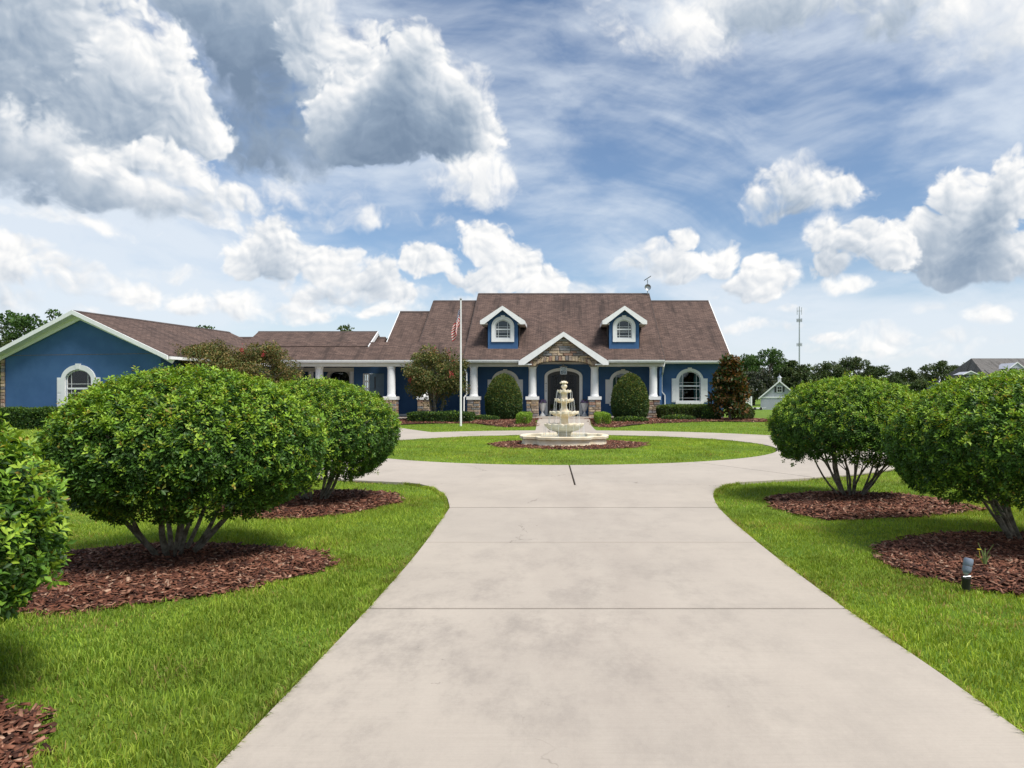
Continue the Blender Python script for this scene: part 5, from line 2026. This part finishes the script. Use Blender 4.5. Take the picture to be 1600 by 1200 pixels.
GREEN = np.array([(.215, .330, .034), (.260, .365, .040), (.310, .400, .060), (.165, .280, .030)])
DRY = np.array([(.32, .26, .08), (.38, .28, .12), (.25, .23, .06)])


def grass(label, x, y, hgt, wid, zoff=0.0, bend=True, extra=None):
    n = len(x)
    dry = np.clip((patchy(x, y, 1.1, 401) + .35 * patchy(x, y, 4.0, 405)) * 2.6 - .12, 0, .75)
    if extra is not None:
        dry = np.clip(dry + extra, 0, .9)
    tall = 1 + 1.7 * np.clip(patchy(x, y, 1.6, 411) + .6 * patchy(x, y, 6.0, 413), -.3, .5)
    isdry = rng.random(n) < dry * .42
    col = np.where(isdry[:, None], DRY[rng.integers(0, 3, n)], GREEN[rng.choice(4, n, p=[.3, .3, .22, .18])])
    tone = 1 + .9 * patchy(x, y, .9, 421) + .7 * patchy(x, y, 4.5, 425)
    yel = np.clip(.5 + 2.6 * patchy(x, y, .55, 431), 0, 1)
    col = col * (tone * rng.uniform(.75, 1.25, n))[:, None] * (1 + yel[:, None] * np.array([.16, .06, -.08]))
    H = hgt * tall * rng.uniform(.55, 1.3, n)
    Wd = wid * rng.uniform(.7, 1.3, n)
    yaw = rng.uniform(0, 2 * math.pi, n)
    lean = rng.uniform(.15, .95, n)
    ly = rng.uniform(0, 2 * math.pi, n)
    sx_, sy_ = np.cos(yaw) * Wd / 2, np.sin(yaw) * Wd / 2
    zb = zt_np(y) + zoff
    tipx, tipy = x + np.cos(ly) * H * lean, y + np.sin(ly) * H * lean
    if bend:
        V = np.empty((n, 5, 3))
        mx_, my_ = x + np.cos(ly) * H * lean * .35, y + np.sin(ly) * H * lean * .35
        V[:, 0] = np.stack([x - sx_, y - sy_, zb], 1)
        V[:, 1] = np.stack([x + sx_, y + sy_, zb], 1)
        V[:, 2] = np.stack([mx_ + sx_ * .8, my_ + sy_ * .8, zb + H * .62], 1)
        V[:, 3] = np.stack([mx_ - sx_ * .8, my_ - sy_ * .8, zb + H * .62], 1)
        V[:, 4] = np.stack([tipx, tipy, zb + H * (1.05 - .35 * lean)], 1)
        F_ = np.array([(0, 1, 2), (0, 2, 3), (3, 2, 4)])
        k = 5
    else:
        V = np.empty((n, 3, 3))
        V[:, 0] = np.stack([x - sx_, y - sy_, zb], 1)
        V[:, 1] = np.stack([x + sx_, y + sy_, zb], 1)
        V[:, 2] = np.stack([tipx, tipy, zb + H * (1.05 - .35 * lean)], 1)
        F_ = np.array([(0, 1, 2)])
        k = 3
    T = (np.arange(n)[:, None, None] * k + F_).reshape(-1, 3)
    o = mk_np('grass', V.reshape(-1, 3), T, M['blade'], col=np.repeat(col, k, 0))
    return tag(o, label, 'grass', kind='stuff')


def scatter(x0, x1, y0, y1, dens_fn, pad=.0):
    """points with a density that falls with distance, off the paving and the beds"""
    out = []
    ye = np.arange(y0, y1, .5)
    for ya in ye:
        d = dens_fn(ya + .25)
        lim0, lim1 = max(x0, -.84 * (ya + .5) - 1.6), min(x1, .70 * (ya + .5) + 2.6)
        if lim1 <= lim0:
            continue
        n = int(d * (lim1 - lim0) * .5)
        out.append(np.stack([rng.uniform(lim0, lim1, n), rng.uniform(ya, ya + .5, n)], 1))
    p = np.concatenate(out)
    x, y = p[:, 0], p[:, 1]
    ok = ~drive_mask(x, y, pad)
    for b in BEDS:
        if len(x):
            x0_, y0_ = b.min(0)
            x1_, y1_ = b.max(0)
            near = (x > x0_) & (x < x1_) & (y > y0_) & (y < y1_) & ok
            idx = np.where(near)[0]
            if len(idx):
                ins = in_poly(x[idx], y[idx], b)
                ok[idx[ins]] = False
    return x[ok], y[ok]


def bed_dry(x, y):
    e = np.zeros(len(x))
    for b in BEDS[:5]:
        c = b.mean(0)
        near = np.hypot(x - c[0], y - c[1]) < 2.8
        idx = np.where(near)[0]
        if len(idx):
            d = np.min(np.hypot(x[idx][:, None] - b[None, ::2, 0], y[idx][:, None] - b[None, ::2, 1]), 1)
            e[idx] = np.maximum(e[idx], .55 * np.exp(-d / .16))
    lx = np.interp(y, [q[0] for q in L_EDGE], [q[1] for q in L_EDGE])
    rx = np.interp(y, [q[0] for q in R_EDGE], [q[1] for q in R_EDGE])
    d = np.minimum(np.abs(x - lx), np.abs(x - rx))
    e = np.maximum(e, .45 * np.exp(-d / .06) * (y < 13))
    return e


GL = [(2.4, 6.5, 4900, .040, .0055, True), (6.5, 11.0, 2900, .042, .0085, False), (11.0, 16.5, 1400, .042, .011, False)]
for (ya, yb, dn, hh, ww, bd) in GL:
    for side, x0, x1 in (('left', -16, .3), ('right', .3, 13)):
        x, y = scatter(x0, x1, ya, yb, lambda q: dn)
        where = {2.4: 'nearest the camera', 6.5: 'around the middle bushes', 11.0: 'just before the ring drive'}[ya]
        grass('short green lawn grass %s of the drive, %s' % (side, where), x, y, hh, ww, 0.0, bd, bed_dry(x, y))
# longer blades hanging over the drive edges
for side, tab, sg in (('left', L_EDGE, -1), ('right', R_EDGE, 1)):
    n = 10000
    y = rng.uniform(2.4, 12.6, n)
    x = np.interp(y, [q[0] for q in tab], [q[1] for q in tab]) + sg * np.abs(rng.normal(size=n)) * .022 * (1 + 1.4 * np.clip(patchy(y, y * .3, 2.2, 450), -.4, .5)) + sg * .002
    grass('unruly grass fringe over the %s edge of the drive' % side, x, y, .058, .006, 0.0, True, np.full(n, .28))
# island
n = 95000
a, r_ = rng.uniform(0, 2 * math.pi, n), (RI - .04) * np.sqrt(rng.random(n))
x, y = RC[0] + r_ * np.cos(a), RC[1] + r_ * np.sin(a)
ok = ~in_poly(x, y, BEDS[5])
x, y, r_ = x[ok], y[ok], r_[ok]
g_ = grass('short lawn grass on the round island about the fountain', x, y, .050, .016, 0.0, False)
co = np.empty(len(g_.data.vertices) * 3, np.float32)
g_.data.vertices.foreach_get('co', co)
co = co.reshape(-1, 3)
co[:, 2] += .075 - .05 * (np.hypot(co[:, 0] - RC[0], co[:, 1] - RC[1]) / RI) ** 2 - .008
g_.data.vertices.foreach_set('co', co.ravel())
# beyond the ring
x, y = scatter(-30, 32, 16.5, 33, lambda q: 160)
ok = np.hypot(x - RC[0], y - RC[1]) > RO
grass('lawn grass either side of the ring drive', x[ok], y[ok], .055, .020, 0.0, False)
x, y = scatter(-30, 34, 33, 44, lambda q: 140)
grass('lawn grass strip before the house beds', x, y, .055, .022, 0.0, False)

# ------------------------------------------------------------------ fountain
fx, fy, fz = RC[0] + .02, 22.2, .06
t = thing('tiered_fountain', 'cream four tiered stone fountain running water on the round island', 'fountain', (fx, fy, fz))


def basin_outline(n=14):
    q = []
    for k in range(4):
        a0 = math.pi / 2 * k - math.pi / 2
        for s in np.linspace(-1, 1, n):
            d = 1.20 + .14 * (1 - s * s)
            lx, ly = d, .76 * s
            q.append((lx * math.cos(a0) - ly * math.sin(a0), lx * math.sin(a0) + ly * math.cos(a0)))
        a1 = a0 + math.pi / 4
        q.append((1.20 * math.cos(a1), 1.20 * math.sin(a1)))
    return q


OL = basin_outline()


def loft(prof, close=True):
    g = Geo()
    n = len(OL)
    vs_, fs = [], []
    for s, z in prof:
        vs_ += [(fx + p[0] * s, fy + p[1] * s, fz + z) for p in OL]
    for i in range(len(prof) - 1):
        for k in range(n):
            fs.append((i * n + k, i * n + (k + 1) % n, (i + 1) * n + (k + 1) % n, (i + 1) * n + k))
    return g.add(vs_, fs)


mk('basin', loft([(1.02, -.05), (1.02, .045), (.985, .065), (.975, .20), (.99, .225), (1.03, .235), (1.035, .30), (1.02, .315), (.90, .315), (.885, .30), (.88, .05), (.0, .05)]), M['cast'], t, smooth=True, sharp=30)
wm, tw, wb = new_mat('fountain_water')
wb.inputs['Base Color'].default_value = (.45, .50, .48, 1)
wb.inputs['Roughness'].default_value = .08
wb.inputs['Alpha'].default_value = .85
bump(tw, wb, tw.noise(tw.n('ShaderNodeNewGeometry').outputs['Position'], 14, 3), .5, .03)
M['water'] = wm
mk('pool_water', loft([(.884, .235), (.6, .237), (.0, .236)]), M['water'], t)
# pedestals and bowls, from the basin up
mk('pedestal', Geo().lathe([(.34, .04), (.34, .10), (.27, .13), (.22, .22), (.20, .32), (.23, .38), (.26, .40)], (fx, fy, fz), 28), M['cast'], t, smooth=True)


def bowl(r, z, depth, neck, scal, amp):
    pr = [(neck, z - depth), (neck * 1.5, z - depth * .95), (r * .76, z - depth * .74), (r * .95, z - depth * .36, .4), (r * .99, z - .06, .9), (r * 1.0, z, 1.0), (r * .95, z + .008, 1.0), (r * .88, z - .03, .5), (r * .5, z - depth * .35), (.0, z - depth * .4)]
    return Geo().lathe(pr, (fx, fy, fz), 72, scal, amp, cap=False)


mk('bowl', bowl(.60, .655, .26, .17, 16, .11), M['cast'], t, smooth=True)
mk('pedestal', Geo().lathe([(.17, .50), (.17, .60), (.145, .70), (.12, .80), (.15, .885), (.17, .90)], (fx, fy, fz), 24), M['cast'], t, smooth=True)
mk('bowl', bowl(.445, 1.035, .16, .13, 14, .13), M['cast'], t, smooth=True)
mk('pedestal', Geo().lathe([(.16, .95), (.15, 1.06), (.10, 1.16), (.085, 1.24), (.11, 1.31), (.13, 1.34)], (fx, fy, fz), 24), M['cast'], t, smooth=True)
mk('bowl', bowl(.29, 1.425, .12, .10, 12, .14), M['cast'], t, smooth=True)
mk('pedestal', Geo().lathe([(.11, 1.36), (.10, 1.46), (.085, 1.55), (.09, 1.60), (.10, 1.63)], (fx, fy, fz), 20), M['cast'], t, smooth=True)
mk('bowl', bowl(.215, 1.70, .09, .08, 10, .10), M['cast'], t, smooth=True)
g = Geo().lathe([(.085, 1.66), (.05, 1.72), (.045, 1.745), (.085, 1.79), (.10, 1.825), (.075, 1.87), (.04, 1.885), (.045, 1.90)], (fx, fy, fz), 20)
for k in range(9):
    a = 2 * math.pi * k / 9
    ro = .11 + .03 * math.sin(k * 2.1)
    g.tube([(fx + .02 * math.cos(a), fy + .02 * math.sin(a), fz + 1.885), (fx + ro * .6 * math.cos(a), fy + ro * .6 * math.sin(a), fz + 1.96), (fx + ro * math.cos(a), fy + ro * math.sin(a), fz + 1.925)], [.03, .042, .022], 6)
g.tube([(fx, fy, fz + 1.88), (fx - .01, fy, fz + 1.96), (fx, fy, fz + 2.0)], [.045, .05, .02], 8)
mk('finial', g, M['cast'], t, smooth=True)
# falling water threads
sm_, ts, bs_w = new_mat('falling_water')
bs_w.inputs['Base Color'].default_value = (.85, .88, .90, 1)
bs_w.inputs['Roughness'].default_value = .1
bs_w.inputs['Alpha'].default_value = .62
M['stream'] = sm_
g = Geo()
for (r0, z0, z1, n) in ((.215, 1.69, 1.40, 9), (.29, 1.41, 1.02, 13), (.445, 1.02, .64, 14), (.60, .64, .25, 16)):
    for k in range(n):
        a = 2 * math.pi * (k + .37 * random.random()) / n
        w_ = random.uniform(.003, .0065)
        pts = []
        for s in np.linspace(0, 1, 6):
            rr_ = r0 + .015 + .035 * s
            pts.append((fx + rr_ * math.cos(a), fy + rr_ * math.sin(a), fz + z0 + (z1 - z0) * s ** 1.6))
        g.tube(pts, [w_ * 1.4, w_, w_ * .9, w_, w_ * 1.1, w_ * 1.3], 5)
mk('falling_water', g, M['stream'], t, smooth=True)

# ------------------------------------------------------------------ flagpole and flag
py_ = 36.2
pxx = X(720.0, py_)
t = thing('flagpole', 'thin white flagpole on the grass left of the porch', 'flagpole', (pxx, py_, zt(py_)))
ztop = Z(469, py_)
mk('pole', Geo().lathe([(.055, 0), (.055, .3), (.05, 2.0), (.035, ztop - zt(py_))], (pxx, py_, zt(py_)), 14), M['white'], t, smooth=True)
mk('ball_finial', Geo().lathe([(.01, 0), (.05, .02), (.065, .06), (.05, .10), (.005, .125)], (pxx, py_, ztop), 12), M['metal'], t, smooth=True)
fm, tf, fb_ = new_mat('flag_cloth')
uvn = tf.n('ShaderNodeUVMap').outputs[0]
sp = tf.n('ShaderNodeSeparateXYZ')
tf.set(sp.inputs[0], uvn)
stripe = tf.m('MODULO', tf.m('FLOOR', tf.m('MULTIPLY', sp.outputs[1], 13.0)), 2.0)
base_c = tf.mix(stripe, (.52, .012, .022, 1), (.78, .78, .78, 1))
canton = tf.m('MULTIPLY', tf.m('LESS_THAN', sp.outputs[0], .4), tf.m('GREATER_THAN', sp.outputs[1], 6.0 / 13))
fu = tf.m('SUBTRACT', tf.m('FRACT', tf.m('MULTIPLY', sp.outputs[0], 6 / .4)), .5)
fv = tf.m('SUBTRACT', tf.m('FRACT', tf.m('MULTIPLY', tf.m('SUBTRACT', sp.outputs[1], 6 / 13), 5 * 13 / 7)), .5)
star = tf.m('LESS_THAN', tf.m('ADD', tf.m('MULTIPLY', fu, fu), tf.m('MULTIPLY', fv, fv)), .075)
cc_ = tf.mix(star, (.012, .018, .10, 1), (.78, .78, .78, 1))
tf.set(fb_.inputs['Base Color'], tf.mix(canton, base_c, cc_))
fb_.inputs['Roughness'].default_value = .8
nu, nv = 40, 18
V, T, UV = [], [], []
z0f = Z(482, py_)
for i in range(nu + 1):
    u = i / nu
    for j in range(nv + 1):
        v = j / nv
        fall = u * 1.5
        xx = -.21 * fall - .10 * math.sin(fall * 4.2 + v * 1.2) * min(1, fall * 2) - .05 * (1 - v) * fall
        if v > .55:
            xx += .20 * min(1, fall) * (v - .55)
        yy = .13 * math.sin(fall * 6.0 + v * 2.6) * min(1, fall * 2.2) - .05
        V.append((pxx - .045 + xx, py_ + yy, z0f - (1 - v) * .82 - fall * .58))
        UV.append((u, v))
F_ = [(i * (nv + 1) + j, (i + 1) * (nv + 1) + j, (i + 1) * (nv + 1) + j + 1, i * (nv + 1) + j + 1) for i in range(nu) for j in range(nv)]
me = bpy.data.meshes.new('flag')
me.from_pydata([(p[0] - pxx, p[1] - py_, p[2] - z0f) for p in V], [], F_)
lay = me.uv_layers.new(name='UVMap')
for lp in me.loops:
    lay.data[lp.index].uv = UV[lp.vertex_index]
me.polygons.foreach_set('use_smooth', [True] * len(me.polygons))
me.materials.append(fm)
tag(link('hanging_flag', me, loc=(pxx, py_, z0f)), 'limp stars and stripes flag hanging from the flagpole', 'flag')

# ------------------------------------------------------------------ garden spotlight and weed
sx0, sy0 = 3.22, 5.66
t = thing('garden_spotlight', 'small grey blue spotlight on a black stake in the right mulch bed', 'spotlight', (sx0, sy0, .02))
mk('stake', Geo().lathe([(.012, -.04), (.030, .01), (.033, .085), (.036, .09), (.036, .10), (.015, .105)], (sx0, sy0, .02), 10), M['iron'], t, smooth=True)
mk('knuckle', Geo().lathe([(.013, .09), (.013, .125), (.022, .13), (.022, .142), (.013, .147)], (sx0, sy0, .02), 10), M['metal'], t, smooth=True)
M['lampgrey'] = mat_flat('grey_blue_housing', (.20, .24, .32), .45, .4)
d_ = Vector((.25, .10, .96)).normalized()
p0 = Vector((sx0, sy0, .155))
g = Geo().tube([p0, p0 + d_ * .012, p0 + d_ * .03, p0 + d_ * .058], [.018, .030, .034, .035], 16)
mk('lamp_housing', g, M['lampgrey'], t, smooth=True)
g = Geo().tube([p0 + d_ * .060, p0 + d_ * .064, p0 + d_ * .105, p0 + d_ * .118, p0 + d_ * .121], [.033, .036, .036, .032, .02], 16)
mk('glare_hood', g, M['lampgrey'], t, smooth=True)
mk('wing_nut', Geo().tube([(sx0 - .03, sy0 - .012, .128), (sx0 + .03, sy0 - .012, .132)], .007, 6), M['metal'], t)
wx0, wy0 = 3.72, 6.25
t = thing('weed', 'small weed with a yellow flower behind the garden spotlight', 'plant', (wx0, wy0, .07))
g = Geo()
for k in range(6):
    a = k * 1.05
    ln = .11 + .05 * (k % 3)
    g.tube([(wx0, wy0, .06), (wx0 + .02 * math.cos(a), wy0 + .02 * math.sin(a), .06 + ln * .6), (wx0 + (.05 + .01 * k) * math.cos(a), wy0 + .05 * math.sin(a), .06 + ln)], [.007, .006, .002], 4)
M['weedgreen'] = mat_flat('weed_green', (.16, .22, .07), .7, .2)
M['weedyellow'] = mat_flat('weed_yellow', (.55, .42, .04), .7, .2)
mk('leaves', g, M['weedgreen'], t)
mk('flower', Geo().lathe([(.004, 0), (.013, .006), (.018, .010), (.004, .012)], (wx0 - .05, wy0, .21), 9).tube([(wx0, wy0, .06), (wx0 - .04, wy0, .15), (wx0 - .05, wy0, .212)], .003, 4), M['weedyellow'], t)

# ------------------------------------------------------------------ outbuilding, fence, mast and neighbours
yo = 74.0
zo = zt(yo)
cxo = X(1218, yo)
hw = 28.5 * yo / F
_a = math.atan2(cxo, yo)
_mk, _rp = mk, roof_plane


def mk(name, g, m, parent=None, **kw):
    return _mk(name, g.xf(lambda x, y, z: (cxo + (x - cxo) * math.cos(_a) + (y - yo) * math.sin(_a), yo - (x - cxo) * math.sin(_a) + (y - yo) * math.cos(_a), z)), m, parent, **kw)


t = thing('gabled_outbuilding', 'small pale grey gabled outbuilding with a cupola on the far lawn', 'outbuilding', (cxo, yo, zo))
ze, za = Z(619.5, yo), Z(594.5, yo)
g = Geo().prism([(cxo - hw, yo, zo - .1), (cxo + hw, yo, zo - .1), (cxo + hw, yo, ze), (cxo, yo, za - .12), (cxo - hw, yo, ze)], (0, 0, 0), (0, 6.5, 0))
mk('wall', g, M['greypaint'], t)
ov = hw + .18
sl_ = (za - ze) / hw
for s in (-1, 1):
    a = [(cxo + s * ov, yo - .2, za - sl_ * ov), (cxo + s * ov, yo + 6.7, za - sl_ * ov), (cxo, yo + 6.7, za), (cxo, yo - .2, za)]
    if s < 0:
        a = [a[1], a[0], a[3], a[2]]
    roof_plane('roof_slope', *a, t, 'greyroof', .08)
    mk('rake_board', Geo().prism([(cxo, yo, za + .015), (cxo + s * (ov + .02), yo, za - sl_ * ov + .01), (cxo + s * (ov + .02), yo, za - sl_ * ov - .15), (cxo, yo, za - .15)], (0, -.24, 0), (0, -.19, 0)), M['white'], t)
mk('band_board', Geo().box(cxo - hw, cxo + hw, yo - .04, yo + .01, ze - .16, ze - .02), M['white'], t)
w_ = mk('window', Geo().box(cxo - .27, cxo + .27, yo - .05, yo + .01, Z(613.2, yo), Z(603.5, yo)), M['white'], t)
zb0, zb1 = Z(612.6, yo), Z(604.1, yo)
for kx in range(2):
    for kz in range(2):
        xa = cxo - .21 + kx * .22
        zz0 = zb0 + .02 + kz * (zb1 - zb0) / 2
        mk('pane', Geo().box(xa, xa + .20, yo - .058, yo - .045, zz0, zz0 + (zb1 - zb0) / 2 - .04), M['iron'], w_)
for s in (-1, 1):
    mk('shutter', Geo().box(cxo + s * .40 - .09, cxo + s * .40 + .09, yo - .05, yo + .01, zb0, zb1), M['iron'], t)
mk('wall_lamp', Geo().box(cxo + .60, cxo + .72, yo - .14, yo, Z(627, yo), Z(623, yo)), M['iron'], t)
cu_ = mk('cupola', Geo().box(cxo - .17, cxo + .17, yo + .9, yo + 1.24, za - .3, za + .30), M['white'], t)
mk('cupola_roof', Geo().lathe([(.27, za + .30), (.16, za + .42), (.02, za + .56), (.015, za + .75)], (cxo, yo + 1.07, 0), 4), M['metal'], cu_)
mk = _mk

yf = 66.0
t = thing('white_fence', 'short white vinyl fence run between the magnolia and the outbuilding', 'fence', (X(1167, yf), yf, zt(yf)))
x0, x1 = X(1158, yf), X(1174, yf)
n = 8
for k in range(n):
    xa = x0 + (x1 - x0) * k / n
    mk('board', Geo().box(xa + .006, xa + (x1 - x0) / n - .006, yf, yf + .03, zt(yf) + .05, zt(yf) + 1.25), M['white'], t)
for k in (0, 1):
    xx = (x0, x1)[k]
    mk('post', Geo().box(xx - .06, xx + .06, yf - .04, yf + .08, zt(yf) - .1, zt(yf) + 1.38), M['white'], t)
mk('rail', Geo().box(x0, x1, yf + .032, yf + .07, zt(yf) + .2, zt(yf) + .3), M['white'], t)
ytr = 72.0
t = thing('low_trailer', 'low white flat trailer left of the grey outbuilding', 'trailer', (X(1182, ytr), ytr, zt(ytr)))
xa, xb = X(1173.5, ytr), X(1189.5, ytr)
mk('bed', Geo().box(xa, xb, ytr - .6, ytr + .6, zt(ytr) + .14, zt(ytr) + .24), M['white'], t)
for s in (-.3, .3):
    mk('wheel', Geo().tube([((xa + xb) / 2 + s, ytr - .68, zt(ytr) + .14), ((xa + xb) / 2 + s, ytr - .58, zt(ytr) + .14)], .14, 14), M['iron'], t)
mk('drawbar', Geo().tube([(xb, ytr, zt(ytr) + .18), (xb + .5, ytr, zt(ytr) + .2)], .04, 6), M['metal'], t)

ym = 420.0
xm = X(1249, ym)
zm = Z(479, ym)
t = thing('radio_mast', 'thin grey radio mast with three antenna rings over the far trees', 'mast', (xm, ym, zt(ym)))
mk('pole', Geo().tube([(xm, ym, 0), (xm, ym, zm * .5), (xm, ym, zm)], [.5, .4, .25], 10), M['metal'], t, smooth=True)
for pyq, cnt, hh in ((486, 6, 4.2), (500.5, 10, 2.0), (538.5, 8, 1.9)):
    zq = Z(pyq, ym)
    ar = mk('antenna_ring', Geo().tube([(xm + 1.3 * math.cos(a), ym + 1.3 * math.sin(a), zq) for a in np.linspace(0, 2 * math.pi, 13)], .07, 5, caps=False), M['metal'], t)
    for k in range(cnt):
        a = 2 * math.pi * k / cnt + .2
        mk('antenna_panel', Geo().box(xm + 1.45 * math.cos(a) - .12, xm + 1.45 * math.cos(a) + .12, ym + 1.45 * math.sin(a) - .12, ym + 1.45 * math.sin(a) + .12, zq - hh / 2, zq + hh / 2), M['metal'], ar)

yh = 112.0
t = thing('far_grey_house', 'far house with a big grey roof at the right edge', 'house', (X(1600, yh), yh, zt(yh)))
x0, x1 = X(1549, yh), X(1680, yh)
ze, zr = Z(584, yh), Z(557, yh)
roof_plane('roof_slope', (x0 - 1.2, yh, ze), (x1, yh, ze), (x1, yh + 5.5, zr), (x0, yh + 5.5, zr), t, 'greyroof')
roof_plane('roof_hip', (x0 - 1.2, yh + 11, ze), (x0 - 1.2, yh, ze), (x0, yh + 5.5, zr), (x0, yh + 5.51, zr), t, 'greyroof')
mk('wall', Geo().box(x0 - .6, x1 - .5, yh + .6, yh + 10, 0, ze - .1), M['greypaint'], t)
gx_ = X(1589, yh - 1)
gd = mk('front_gable', Geo().prism([(gx_ - 1.25, yh - 1, Z(576, yh)), (gx_ + 1.25, yh - 1, Z(576, yh)), (gx_, yh - 1, Z(567, yh))], (0, 0, 0), (0, 4, 0)), M['greypaint'], t)
for s in (-1, 1):
    mk('rake_board', Geo().prism([(gx_, yh, Z(566, yh)), (gx_ + s * 1.4, yh, Z(577, yh)), (gx_ + s * 1.4, yh, Z(578.2, yh)), (gx_, yh, Z(567.4, yh))], (0, -1.15, 0), (0, -1.03, 0)), M['white'], gd)
x0, x1 = X(1505, yh - 6), X(1600, yh - 6)
roof_plane('lower_roof', (X(1512, yh), yh - 6, Z(585, yh - 6)), (x1, yh - 6, Z(585, yh - 6)), (x1, yh - 3.2, Z(578.5, yh)), (X(1519, yh), yh - 3.2, Z(578.5, yh)), t, 'greyroof')
mk('lower_wall', Geo().box(X(1510, yh), x1, yh - 5.5, yh, 0, Z(586, yh - 6)), M['greypaint'], t)
gx_ = X(1516.5, yh - 6.2)
gd = mk('lower_gable', Geo().prism([(gx_ - 1.0, yh - 6.2, Z(585, yh - 6)), (gx_ + 1.0, yh - 6.2, Z(585, yh - 6)), (gx_, yh - 6.2, Z(580.5, yh - 6))], (0, 0, 0), (0, 3, 0)), M['greypaint'], t)
for s in (-1, 1):
    mk('rake_board', Geo().prism([(gx_, yh, Z(579.3, yh - 6)), (gx_ + s * 1.2, yh, Z(585, yh - 6)), (gx_ + s * 1.2, yh, Z(586, yh - 6)), (gx_, yh, Z(580.6, yh - 6))], (0, -6.35, 0), (0, -6.22, 0)), M['white'], gd)

yg = 92.0
M['navy'] = mat_flat('navy_metal_roof', (.035, .045, .085), .5, .4)
t = thing('gazebo', 'gazebo with a dark blue roof among the far trees', 'gazebo', (X(1468, yg), yg, zt(yg)))
cxg = X(1468, yg)
mk('roof', Geo().lathe([(1.75, Z(607, yg)), (.45, Z(599.5, yg)), (.42, Z(598.6, yg)), (.02, Z(597, yg))], (cxg, yg, 0), 4), M['navy'], t)
mk('fascia', Geo().box(cxg - 1.15, cxg + 1.15, yg - 1.2, yg - 1.1, Z(609, yg), Z(607, yg)), M['navy'], t)
for sx in (-1, 1):
    for sy in (-1, 1):
        mk('post', Geo().box(cxg + sx * 1.0 - .08, cxg + sx * 1.0 + .08, yg + sy * 1.0 - .08, yg + sy * 1.0 + .08, zt(yg) - .1, Z(607, yg)), M['navy'], t)
